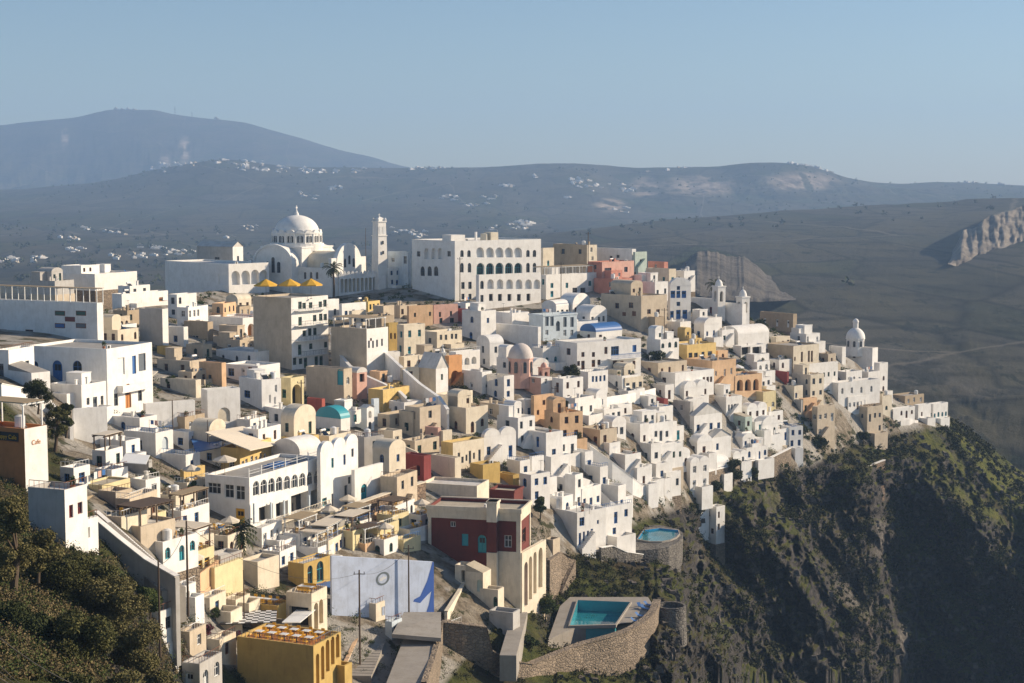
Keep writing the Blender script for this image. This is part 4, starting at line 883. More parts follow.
# ---- cathedral
cath=h_(264,330,345,268,297,'white',th=60,roof='flat',acc=False,fnd=10,name='cathedral',cat='cathedral',lops=[(305,272,279,2.4,'aw','grey'),(311,272,279,2.4,'aw','grey'),(317,272,279,2.4,'aw','grey')],rops=[],label='huge white cathedral with a round dome and big arched gables',desc='cathedral')
def cath_build(fr):
    D=fr.C.y+15; k=D/FL; wm=wallm('white')
    u,_=uv(297,250); c=to_local(fr,u*D,D); z=lambda py:uv(300,py)[1]*D-fr.C.z
    a=6.9; z0=-3; zc=z(247)
    b=MB(); b.box(c[0]-a,c[0]+a,c[1]-a,c[1]+a,z0,zc); b.box(c[0]-a*1.03,c[0]+a*1.03,c[1]-a*1.03,c[1]+a*1.03,zc,zc+.35); b.obj('crossing',wm,fr.root)
    zs=z(262); r=6.3; rise=z(244.5)-zs
    # transept facing the camera
    b=MB(); x0=c[0]-a-3.6; b.box(x0,c[0]-a+.1,c[1]-r,c[1]+r,z0,zs); b.vault(x0,c[0]-a+.1,c[1]-r,c[1]+r,zs,rise,0,20,'x'); arm=b.obj('transept',wm,fr.root)
    b=MB()
    for i in range(20):
        t0,t1=math.pi*i/20,math.pi*(i+1)/20
        pt=lambda t,q,x:(x,c[1]-(r+q)*math.cos(t),zs+(rise+q)*math.sin(t))
        b.quad(pt(t0,.02,x0-.35),pt(t1,.02,x0-.35),pt(t1,.45,x0-.35),pt(t0,.45,x0-.35)); b.quad(pt(t0,.45,x0-.35),pt(t1,.45,x0-.35),pt(t1,.45,x0+.5),pt(t0,.45,x0+.5)); b.quad(pt(t0,.02,x0-.35),pt(t1,.02,x0-.35),pt(t1,.02,x0+.1),pt(t0,.02,x0+.1))
    b.obj('gable_arch',wm,arm)
    for i in(-1,0,1): link('window',window_mesh(1.05,3.0+(i==0)*1.2,True,'window','grey'),arm,(x0-.12,c[1]+i*1.9,z(271)),-math.pi/2)
    # far transept
    b=MB(); b.box(c[0]+a-.1,c[0]+a+3.6,c[1]-r,c[1]+r,z0,zs); b.vault(c[0]+a-.1,c[0]+a+3.6,c[1]-r,c[1]+r,zs,rise,0,20,'x'); b.obj('transept',wm,fr.root)
    # nave to the right, ending in the tall rounded facade gable
    u2,_=uv(337,250); 
    r2=4.6; y1=c[1]-a; y0=y1-9.5
    b=MB(); b.box(c[0]-r2,c[0]+r2,y0,y1+.1,z0,z(261)); b.vault(c[0]-r2,c[0]+r2,y0,y1+.1,z(261),z(250)-z(261),0,18); b.obj('nave',wallm('cream'),fr.root)
    w=5.7; zz=z(262); b=MB(); pts=[(c[0]-w*math.cos(t),zz+(z(242)-zz)*math.sin(t)) for t in np.linspace(0,math.pi,21)]
    b.box(c[0]-w,c[0]+w,y0-1.2,y0-.02,z0,zz); b.box(c[0]-w-2.2,c[0]-w,y0-1.1,y0-.1,z0,z(256)); b.box(c[0]+w,c[0]+w+2.2,y0-1.1,y0-.1,z0,z(256))
    for y in(y0-1.2,y0-.02): b.poly([(x,y,q) for x,q in pts])
    for p,q in zip(pts,pts[1:]): b.quad((p[0],y0-1.2,p[1]),(q[0],y0-1.2,q[1]),(q[0],y0-.02,q[1]),(p[0],y0-.02,p[1]))
    fg=b.obj('facade_gable',wm,fr.root)
    for i in(-1,0,1): link('window',window_mesh(.9,2.4,True,'window','grey'),fg,(c[0]+i*2,y0-1.33,zz-1.+(i==0)*.8))
    r=24.5*k; zb=z(243); zd=z(232); b=MB(); b.lathe(c[0],c[1],[(r,zb-1),(r,zd-.4),(r*1.03,zd-.4),(r*1.03,zd),(r*.88,zd)],32); b.lathe(c[0],c[1],[(r*1.1,zb-2),(r*1.1,zb),(r,zb)],32); drum=b.obj('drum',wm,fr.root)
    for i in range(16):
        t=2*math.pi*i/16
        for q in(-.06,.06): link('window',window_mesh(.75,1.8,True,'window','grey'),drum,(c[0]+math.cos(t+q)*(r+.08),c[1]+math.sin(t+q)*(r+.08),zb+.3),t+math.pi/2)
        b=MB(); t2=t+math.pi/16; b.bar((c[0]+math.cos(t2)*r,c[1]+math.sin(t2)*r,zb),(c[0]+math.cos(t2)*r,c[1]+math.sin(t2)*r,zd-.4),.2,0,8)
        rr=r*.96; ex=Vector((-math.sin(t),math.cos(t),0)); ce=Vector((c[0]+math.cos(t)*rr,c[1]+math.sin(t)*rr,zd)); n_=Vector((math.cos(t),math.sin(t),0))
        P_=[ce+ex*(1.05*math.cos(q))+Vector((0,0,.75*math.sin(q))) for q in np.linspace(0,math.pi,9)]
        b.poly([p+n_*.3 for p in P_]); b.poly([p-n_*.5 for p in P_])
        for p,q in zip(P_,P_[1:]): b.quad(p+n_*.3,q+n_*.3,q-n_*.5,p-n_*.5)
        b.obj('cornice_arch',wm,drum)
    b=MB(); R2=r*.9; hh=z(215)-zd; b.lathe(c[0],c[1],[(R2*math.cos(t),zd+hh*math.sin(t)) for t in np.linspace(0,1.55,14)],36); dm=b.obj('dome',wm,fr.root,smooth=True)
    zt=zd+hh; b=MB(); b.lathe(c[0],c[1],[(.7,zt-.2),(.55,zt+.5),(.3,zt+1.0),(.1,zt+1.5)],12); b.box(c[0]-.1,c[0]+.1,c[1]-.1,c[1]+.1,zt+1.3,zt+2.6); b.box(c[0]-.45,c[0]+.45,c[1]-.09,c[1]+.09,zt+1.9,zt+2.1); b.obj('finial_cross',wm,dm)
cath_build(cath)
# bell tower
bt=h_(366,379,386,275,290,'white',th=40,acc=False,roof='none',rops=[],lops=[],dl=6,name='bell_tower',cat='bell tower',label='tall tapering white bell tower between the cathedral and the hotel',desc='bell tower')
def bt_build():
    C=hit(379.5,292); k=C.y/FL; rt=empty('x',C); col.objects.unlink(rt); bpy.data.objects.remove(rt)
    root=bt.root; fr=bt; D=fr.C.y+3; z=lambda py:uv(380,py)[1]*D-fr.C.z; u,_=uv(379.6,260); c=to_local(fr,u*D,D); b=MB()
    def ring(w,zz): return [(c[0]+sx*w,c[1]+sy*w,zz) for sx,sy in((-1,-1),(1,-1),(1,1),(-1,1))]
    w0=8.8*k/1.35;w1=7.0*k/1.35
    rs=[ring(w0,-4),ring(w1,z(236)),ring(w1*1.12,z(236)),ring(w1*1.12,z(235)),ring(w1*.96,z(235)),ring(w1*.92,z(222)),ring(w1*1.06,z(222)),ring(w1*1.06,z(221)),ring(w1*.75,z(221)),ring(w1*.7,z(218.5)),ring(.05,z(216.5))]
    for p,q in zip(rs,rs[1:]):
        for i in range(4): j=(i+1)%4; b.quad(p[i],p[j],q[j],q[i])
    t=b.obj('shaft',wallm('white'),root)
    for i in(-1,1):
        for zz,hh in((z(234),2.0),):
            link('bell_opening',window_mesh(.75,2.1,True,'open','white'),t,(c[0]+i*.62,c[1]-w1*.99,zz)); link('bell_opening',window_mesh(.75,2.1,True,'open','white'),t,(c[0]-w1*.99,c[1]+i*.62,zz),-math.pi/2)
    b=MB(); s=w1*.98
    for sx in(-1,1):
        for sy in(-1,1): b.lathe(c[0]+sx*s*.85,c[1]+sy*s*.85,[(.28,z(221)),(.28,z(219)),(.0,z(217.5))],8)
    b.obj('pinnacle',wallm('white'),t)
    b=MB(); b.box(c[0]-.06,c[0]+.06,c[1]-.06,c[1]+.06,z(217),z(213.5)); b.box(c[0]-.35,c[0]+.35,c[1]-.05,c[1]+.05,z(215),z(214.6)); b.obj('cross',TR['white'],t)
    for py in(244,254): link('window',window_mesh(.6,.9,False,'window','grey'),t,(c[0],c[1]-w1*1.12-(py-236)*.012,z(py)))
bt_build()
# long arcade wall with pointed tops
arcw=h_(337,339,387,275,296,'white',th=28,dl=4,acc=False,name='arcade',cat='arcade',roof='none',lops=[],rops=[(342+i*4.05,279-i*.25,293-i*.4,3.1,'ao','cream',1.2) for i in range(11)],label='long white arcade of pointed arches running to the bell tower',desc='arcade')
b=MB(); n=12
for i in range(n):
    x=arcw.Lr*(i+.5)/n; w=arcw.Lr/n/2-.05; b.poly([(x-w,-.02,arcw.h),(x-w*.5,-.02,arcw.h+.75),(x,-.02,arcw.h+1.05),(x+w*.5,-.02,arcw.h+.75),(x+w,-.02,arcw.h)]); b.poly([(x-w,.4,arcw.h),(x-w*.5,.4,arcw.h+.75),(x,.4,arcw.h+1.05),(x+w*.5,.4,arcw.h+.75),(x+w,.4,arcw.h)])
    P_=[(x-w,arcw.h),(x-w*.5,arcw.h+.75),(x,arcw.h+1.05),(x+w*.5,arcw.h+.75),(x+w,arcw.h)]
    for p,q in zip(P_,P_[1:]): b.quad((p[0],-.02,p[1]),(q[0],-.02,q[1]),(q[0],.4,q[1]),(p[0],.4,p[1]))
b.obj('crenellation',wallm('white'),arcw.root)
# ---- foreground left
lt=h_(28,66,87,490,548,'grey',th=68,wallc2='white',rops=[(71,506,518,4,'s','maroon'),(80,503,514,5,'d','maroon')],lops=[],acc=False,rail='brown',label='house on the left with a white sunny end and brown terrace rails',desc='left house')  # grey puts the shade on this white house's side into its colour
h_(80,83,98,521,549,'white',th=68,rops=[(88,528,538,4,'o','brown',.8)],lops=[],acc=False,rail='brown')
h_(115,149,152,460,481,'grey',lops=[],rops=[],acc=False,fnd=5); h_(124,156,173,433,458,'white',rops=[(165,437,450,6,'as','pale blue')],win='blue',rail='blue',acc=False); h_(106,140,157,418,438,'white',win='blue')
h_(172,189,198,432,452,'white',win='blue'); h_(143,146,195,404,422,'white',th=34,rops=[],lops=[],acc=False); h_(180,184,205,470,484,'yellow',rops=[],lops=[],acc=False)
h_(196,222,240,448,468,'white',win='blue'); h_(160,186,200,455,474,'white',win='blue',rail='blue',acc=False); h_(100,126,140,441,458,'white',win='blue')
yr=h_(160,196,214,552,584,'pale yellow',th=66,rops=[(200,561,572,5,'g','yellow'),(207,558,568,5,'g','yellow')],lops=[(173,557,567,5,'w','green')],acc=False,rail='brown',label='pale yellow restaurant with a brown timber roof terrace',desc='yellow restaurant')
h_(133,158,166,513,532,'pale yellow',th=66,rops=[],lops=[],acc=False); h_(196,200,214,537,560,'cream',th=60,acc=False,rail='brown')
h_(212,215,243,568,596,'pale yellow',th=66,rops=[],acc=False,rail='brown'); h_(240,258,279,562,590,'cream',th=62,rops=[],lops=[],acc=False)
dk1=h_(228,278,290,606,628,'ochre',th=68,rops=[],lops=[],acc=False,rail='brown',label='lower open terrace with brown rails above the checkered awning',name='terrace_house')
dk2=h_(286,312,327,594,640,'cream',th=70,rops=[(316,604,630,4,'ao','ochre',.8),(321,600,624,4,'ao','ochre',.8)],lops=[(299,606,626,20,'o','brown',.8)],acc=False,rail='brown',label='upper open terrace with brown rails beside the white slanted awning',name='terrace_house')
shop=h_(222,284,292,624,648,'tan',th=68,rops=[],lops=[(252,627,645,52,'g','brown',.8)],acc=False,roofc='grey',label='dark glazed shopfront beneath the checkered awning',name='shop',cat='shop')
och=h_(237,314,341,646,700,'ochre',th=67,rops=[(317.5,655,688,3.4,'ao','ochre',.8),(322.5,647,680,3.4,'ao','ochre',.8),(327.5,641,672,3.6,'ao','ochre',.8),(332.5,636,665,3.4,'ao','ochre',.8),(337.5,630,658,3.6,'ao','ochre',.8)],lops=[],acc=False,rail='grey',roofc='orange',label='ochre restaurant with tall narrow arches and a long roof deck',name='restaurant',cat='restaurant',desc='ochre restaurant')
h_(288,304,332,564,590,'ochre',th=60,rops=[(310,566,585,5,'ag','teal'),(320,562,582,7,'ag','teal')],lops=[],acc=False,rail='blue',label='ochre building with blue arched doors and blue railings')
h_(330,345,352,666,700,'ochre',th=66,rops=[],lops=[],acc=False)
# ---- glazed restaurant and the tall white chapel facade
gl=h_(205,250,322,478,530,'white',th=66,acc=False,roofc='grey',name='restaurant',cat='restaurant',label='restaurant with a long glazed gallery standing on blue posts',desc='glazed restaurant',
  lops=[(214,482,494,13,'g','white'),(229,484,498,9,'g','white'),(240,485,500,9,'g','white'),(240,508,525,9,'d','yellow')],
  rops=[(256+i*7.7,482-i*1.35,496-i*1.55,6.6,'ag','white') for i in range(9)]+[(266,508,524,14,'o','brown',1.5),(282,505,520,12,'o','brown',1.5),(300,501,517,18,'o','brown',1.5),(315,498,514,8,'o','brown',1.5)])
for px,y0,y1 in((251,503,530),(268,502,524),(281,500,522),(306,495,517)):
    s,z1=gl.sz('r',px,y0); _,z0=gl.sz('r',px,y1); b=MB(); b.box(s-.12,s+.12,-.6,-.36,z0,z1); b.obj('post',wallm('pale blue'),gl.root)
b=MB(); b.box(0,gl.Lr,-1.6,-.02,-.1,.1); 
for i in range(int(gl.Lr/.8)): b.bar((i*.8,-1.5,.1),(i*.8+.4,-1.5,1.),.03,0); b.bar((i*.8+.8,-1.5,.1),(i*.8+.4,-1.5,1.),.03,0)
b.bar((0,-1.5,1.),(gl.Lr,-1.5,1.),.04,0); b.obj('deck',wallm('cream'),gl.root)
for i in range(7):
    b=MB(); x=gl.Lr*i/6.2; b.box(x,x+.12,.05,.17,gl.h,gl.h+1.3); b.obj('post',TR['white'],gl.root)
b=MB(); b.box(0,gl.Lr,.08,.12,gl.h+.5,gl.h+.54); b.box(0,gl.Lr,.08,.12,gl.h+.9,gl.h+.94); b.obj('railing',TR['white'],gl.root)
h_(273,300,322,452,476,'white',roof='vaultx',rops=[],lops=[],acc=False,label='long grey-white vault behind the glazed restaurant roof')
tw=h_(318,321,358,452,514,'white',th=66,roof='vaults',rops=[(332.5,458,468,2.4,'w','teal'),(344.5,455,465,2.4,'w','blue'),(352.5,449,457,2.4,'w'),(324.5,499,506,4.5,'w','teal'),(332.5,494,507,2,'w'),(346,487,506,3,'d'),(349.5,477,484,3,'w')],lops=[],label='tall white twin-vaulted house with narrow slit windows',desc='twin-vaulted house')
h_(352,355,383,470,512,'white',th=60,rops=[(364,485,503,6,'ad','teal')],lops=[],acc=False,label='white walled court with a teal arched door',desc='teal door')
# ---- red mansion
rm=h_(428,520,530,510,612,'red',th=77,acc=False,roofc='beige',lops=[(453,521.5,527,5,'w','white'),(465,534,546,6.5,'s','teal'),(482,535,553,8.5,'ad','teal'),(508,535,547.5,7,'w','white'),(462,562,578,4,'o','brown')],rops=[(524,530,543,3.6,'w','brown')],name='mansion',cat='mansion',label='dark red mansion with cream cornice and a tall chimney',desc='red mansion',fnd=8)
zb=lambda py,fr=rm,px=520: fr.sz('l',px-.5,py)[1]
b=MB(); hh=rm.h; L=rm.Ll; Lr=rm.Lr
for (z0,z1,o) in((hh-1.7,hh-.5,.12),(hh-.5,hh+.15,.28)):
    b.box(-o,-.0,-o,L+o,z0,z1); b.box(.001,Lr+o,-o,-.0,z0,z1); b.box(Lr+.002,Lr+o,.001,L,z0,z1)
b.box(-.1,-.0,-.1,.55,0,hh-1.7); b.box(-.1,-.0,L-.5,L,0,hh-1.7); b.box(.001,.5,-.1,0,0,hh-1.7); b.box(Lr-.5,Lr,-.1,0,0,hh-1.7)
b.obj('cornice',wallm('cream'),rm.root)
s0,_=rm.sz('l',499,560); s1,_=rm.sz('l',520,560); z0=zb(606); z1=zb(552)
b=MB(); b.box(-.16,-.11,.0,s0,0,max(1,z1)); b.obj('base_wall',wallm('cream'),rm.root)
sa,_=rm.sz('l',489,520); sb,_=rm.sz('l',499,520); sa,sb=min(sa,sb),max(sa,sb)
b=MB(); b.box(-1.5,-.3,sa,sb,-3,zb(552)); b.obj('buttress',wallm('cream'),rm.root); b=MB(); b.box(-1.3,-.31,sa+.1,sb-.1,zb(552),hh-1.7); b.obj('flue',wallm('red'),rm.root)
b=MB(); b.box(-1.5,.6,sa,sb,hh-1.7,zb(501)); b.box(-1.6,.7,sa-.1,sb+.1,zb(503),zb(501)); b.obj('chimney',wallm('cream'),rm.root)
wg=h_(519,522,546,553,614,'cream',th=68,acc=False,roofc='beige',lops=[],rops=[(526,563,606,3.4,'ao','cream',1.5),(530.5,557,600,3.2,'ao','cream',1.5),(535,553,594,3.2,'ao','cream',1.5),(540.5,549,588,4,'ao','cream',1.5)],name='arcade_wing',cat='arcade wing',label='cream wing with four very tall arches beside the dark red mansion')
h_(421,477,489,486,514,'cream',th=72,rops=[],lops=[],acc=False,roofc='white',label='cream-walled flat roof behind the dark red mansion'); h_(488,514,523,491,514,'red',th=70,rops=[(519,500,508,4,'aw')],lops=[],acc=False,roof='rim'); h_(461,480,487,493,506,'beige',th=72,rops=[],lops=[],acc=False)
h_(466,483,491,573,602,'cream',th=66,lops=[(481,579,592,6,'as','pale green')],rops=[],acc=False,roof='shed',rise=1.); h_(480,498,504,590,616,'cream',th=66,lops=[(497,597,610,4.6,'ad','green')],rops=[],acc=False); h_(455,470,476,566,590,'cream',th=70,lops=[(463,570,582,3.5,'o','brown')],rops=[],acc=False)
h_(489,513,520,613,644,'grey',th=66,lops=[(500,628,640,5,'ao','brown')],rops=[],acc=False)
h_(544,553,560,540,556,'beige',th=60,rops=[],lops=[],acc=False)

for a in [(95,112,128,470,486,'white'),(60,74,90,468,486,'white'),(156,176,196,496,512,'cream'),(98,116,132,492,508,'beige'),(214,228,246,536,556,'cream'),(246,262,282,528,548,'white'),(283,300,318,534,552,'white'),(168,182,196,588,606,'white'),(196,210,226,598,616,'cream'),(150,160,176,612,634,'white'),(176,190,206,632,654,'beige'),(206,220,236,640,664,'cream'),(182,200,222,664,690,'grey'),(222,236,250,600,612,'cream'),(345,356,372,566,580,'blue'),(262,280,296,552,568,'white'),(300,318,334,548,562,'white'),(372,384,398,540,556,'white'),(400,410,424,572,590,'beige'),(130,146,160,480,496,'white'),(160,168,186,526,542,'white'),(432,446,462,628,644,'beige'),(350,362,376,586,604,'white'),(362,376,390,604,622,'cream'),(385,392,402,622,640,'pale blue')]:
    if a[5]=='blue': continue
    h_(*a,acc=True,rail=['brown','blue','white',None][a[1]%4],dens=1.2,fnd=6)
    if a[1]%3==0: NEARX.append(HS[-1]['fr'])
def leafmat(name,a,b_):
    m,nt,b=newmat(name); g=N(nt,'ShaderNodeNewGeometry'); n=noisen(nt,.9,4,wpos(nt))
    c=mixc(nt,g.outputs['Random Per Island'],a,b_); c=mixc(nt,ramp(nt,n,.35,.65,0,.5),c,tuple(x*.45 for x in a)); nt.links.new(c,b.inputs['Base Color']); b.inputs['Roughness'].default_value=.85; b.inputs['Specular IOR Level'].default_value=.15
    return m
m_leafd=leafmat('leaves_dark',(.030,.042,.014),(.075,.085,.028)); m_leafo=leafmat('leaves_olive',(.09,.088,.03),(.24,.20,.085)); m_leafg=leafmat('leaves_fresh',(.05,.075,.02),(.11,.13,.04)); m_leafs=leafmat('scrub',(.030,.038,.012),(.085,.080,.028)); m_flower=leafmat('bougainvillea',(.20,.02,.09),(.05,.06,.02))
m_bark=plain('bark',(.10,.07,.045),.95)
def leaves(centres,radii,n,size,seed=0,flat=.8,up=.3):
    """n leaf quads per clump; returns V,F"""
    g=np.random.default_rng(seed); C=np.repeat(np.asarray(centres,float),n,0); Rr=np.repeat(np.asarray(radii,float),n)
    d=g.normal(size=(len(C),3)); d/=np.linalg.norm(d,axis=1)[:,None]; rad=g.random(len(C))**.45
    p=C+d*(rad*Rr)[:,None]*np.array([1,1,flat]); p+=g.normal(size=p.shape)*Rr[:,None]*.08
    a=g.normal(size=p.shape); a/=np.linalg.norm(a,axis=1)[:,None]; bq=np.cross(a,d+g.normal(size=p.shape)*.5); bq/=np.linalg.norm(bq,axis=1)[:,None]+1e-9
    s=np.repeat(np.asarray(size,float)*np.ones(len(centres)),n)*g.uniform(.6,1.3,len(C)); a=a*s[:,None]; bq=bq*(s*.55)[:,None]
    V=np.stack([p-a,p-bq,p+a,p+bq],1).reshape(-1,3); F=np.arange(len(V)).reshape(-1,4); return V,F
# ================================================================== infill houses
INF=[]; NEAR=[(f,.25 if i%2 else .65) for i,f in enumerate(NEARX)]
def town_edge(px): return float(np.interp(px,[-100,0,60,110,170,215,300,430,480,560,600,640,700,760,800,860,900,950,960],[300,380,440,520,590,676,680,600,545,535,530,512,498,462,452,436,428,424,0]))
def town_top(px): return float(np.interp(px,[0,100,165,250,400,600,680,740,790,850,890,945],[318,312,300,304,304,302,312,328,345,362,400,418]))
rr=random.Random(11)
cands=[]
y=300.
while y<600:
    x=2.
    while x<945:
        cands.append((x+rr.uniform(-4,4),y+rr.uniform(-3,3))); x+=rr.uniform(7,10)
    y+=5.5
cands.sort(key=lambda q:-q[1])
prot=[(232,300,200,300),(428,546,500,612),(205,325,476,530),(330,435,553,618),(237,345,596,683),(340,560,600,683),(612,690,500,560),(20,100,480,560),(228,330,560,683)]
for x,y in cands:
    if y>town_edge(x)-4 or y<town_top(x)+6 or x>935: continue
    if any(a<x<b_ and c_<y<d_ for a,b_,c_,d_ in prot): continue
    D=hit(x,y).y; k=FL/D
    near=D<238
    if near:
        if x<100: continue
    Lr_=rr.uniform(3.2,6.5);Ll_=rr.uniform(3.5,6); hh=rr.choice([2.6,2.9,3.0,3.2,4.2,5.6]); 
    if near: Lr_*=.8;Ll_*=.8;hh=rr.choice([.9,1.3,1.8,2.4,2.7])
    wr=Lr_*k*.75; wl=Ll_*k*.6; ht=hh*k
    x0,x1,y0,y1=x-wl,x+wr,y-ht,y
    sub=cover[max(0,int(y0-2)):int(y1),int(x0)+100:int(x1)+100]
    if sub.size==0 or sub.mean()>(.45 if x<480 else .36): continue
    if x>600: c=rr.choice(['white']*9+['cream','beige','grey'])
    elif x>480: c=rr.choice(['white']*7+['cream','cream','beige','peach'])
    elif x>230: c=rr.choice(['white']*4+['cream','cream','beige','beige','tan','peach','pink','grey','yellow'])
    else: c=rr.choice(['white']*5+['cream','beige','tan','peach','grey'])
    roof=rr.choice(['flat']*6+['vault','vault','vaultx','flat']) if not near else 'flat'
    if near: c=rr.choice(['white','white','cream','pale yellow','beige','grey','peach'])
    if roof!='flat' and c not in('white','cream'): roof='flat'
    h_(x0,x,x1,y0,y1,c,th=th_default(x,y)+rr.uniform(-13,13),roof=roof,dens=1.2,rail=rr.choice([None]*7+(['blue']*3 if x>480 else ['brown'])) if not near else rr.choice(['brown','white','blue',None]),rnd=random.Random(int(x*77+y)),acc=rr.random()<.8 and not near)
    if near: NEAR.append((HS[-1]['fr'],rr.random()))
# ================================================================== labels for the houses
LM=[('the cathedral',300,262),('the bell tower',380,255),('the arcaded hotel',495,268),('the red mansion',485,560),('the far white dome',855,345),('the pink dome',520,360),('the blue balcony house',610,360),('the peach arches',745,388),
('the yellow ochre house',690,352),('the pink ridge house',615,275),('the two small belfries',730,300),('the villa with blue arches',100,380),('the balcony hotel',295,335),('the glazed restaurant',265,505),('the twin-vaulted house',338,485),
('the blue arched windows',652,418),('the ochre restaurant',295,665),('the round upper pool',655,535),('the large cream house',800,360),('the orange arched house',455,372),('the pale green house',735,432),('the maroon cube',418,470),('the signboard hotel',55,325),
('the rooftop-columned beige house',360,350),('the pale blue-grey bay house',560,328),('the orange cafe',20,450),('the stair-sided white house',577,530),('the turquoise shutter',335,385),('the brick red house',315,408),('the fortress-like wall',850,420),('the headland path end',930,412),('the pale yellow restaurant',185,565)]
def dirw(dx,dy):
    a=math.degrees(math.atan2(-dy,dx))%360
    return ['right of','above right of','above','above left of','left of','below left of','below','below right of'][int((a+22.5)//45)%8]
numw=['zero','one','two','three','four','five','six','seven','eight','nine','ten','eleven','twelve']
ordw=['','first','second','third','fourth','fifth','sixth','seventh','eighth','ninth','tenth','eleventh','twelfth']
def base_label(q,lv):
    best=sorted(LM,key=lambda m:math.hypot(q['px']-m[1],(q['py']-m[2])*1.3))
    m=best[0]; dx,dy=q['px']-m[1],q['py']-m[2]; d=math.hypot(dx,dy)
    dist='just ' if d<28 else ('' if d<60 else 'well ')
    size={1:'low',2:'two-storey'}.get(q['st'],'tall')
    col_=q['c']; roofw={'flat':'','rim':'corniced ','vault':'vaulted ','vaultx':'side-vaulted ','vaults':'many-vaulted ','gable':'gabled ','shed':'slope-roofed ','none':''}[q['roof']]
    t=f"{size} {col_} {roofw}house"
    if lv>=1 and q['n']: t+=f" with {numw[min(q['n'],12)]} {q['win']} opening{'s' if q['n']>1 else ''}"
    elif lv>=1: t+=" with blank walls"
    if lv>=2 and q['feats']: t+=f" and {q['feats'][0]}"
    return t+f", {dist}{dirw(dx,dy)} {m[0]}"
def assign():
    cur={}
    pend=[q for q in HS if not q['label']]
    for q in HS:
        if q['label']: cur[q['label']]=1
    for lv in (0,1,2,3):
        d={}
        for q in pend: d.setdefault(base_label(q,min(lv,2)),[]).append(q)
        nxt=[]
        for l,qs in d.items():
            if len(qs)==1 and l not in cur: qs[0]['label']=l; cur[l]=1
            elif lv<3: nxt+=qs
            else:
                qs.sort(key=lambda q:q['px']); n=len(qs)
                for i,q in enumerate(qs):
                    o='left one' if (i==0 and n==2) else 'right one' if (i==1 and n==2) else f"{ordw[min(i+1,12)]} from left"
                    s=l.split(', ')[-1]; q['label']=f"{q['c']} house, {o} of {numw[min(n,12)]} look-alikes {s}"; 
                    while q['label'] in cur: q['label']='small '+q['label']
                    cur[q['label']]=1
        pend=nxt
    for q in HS:
        w_=q['label'].split()
        q['root']['label']=' '.join(w_[:16])
    bygroup={}
    for q in HS:
        if 'house' in q['root'].name: q['root']['group']='houses of the cliff-top town'
assign()
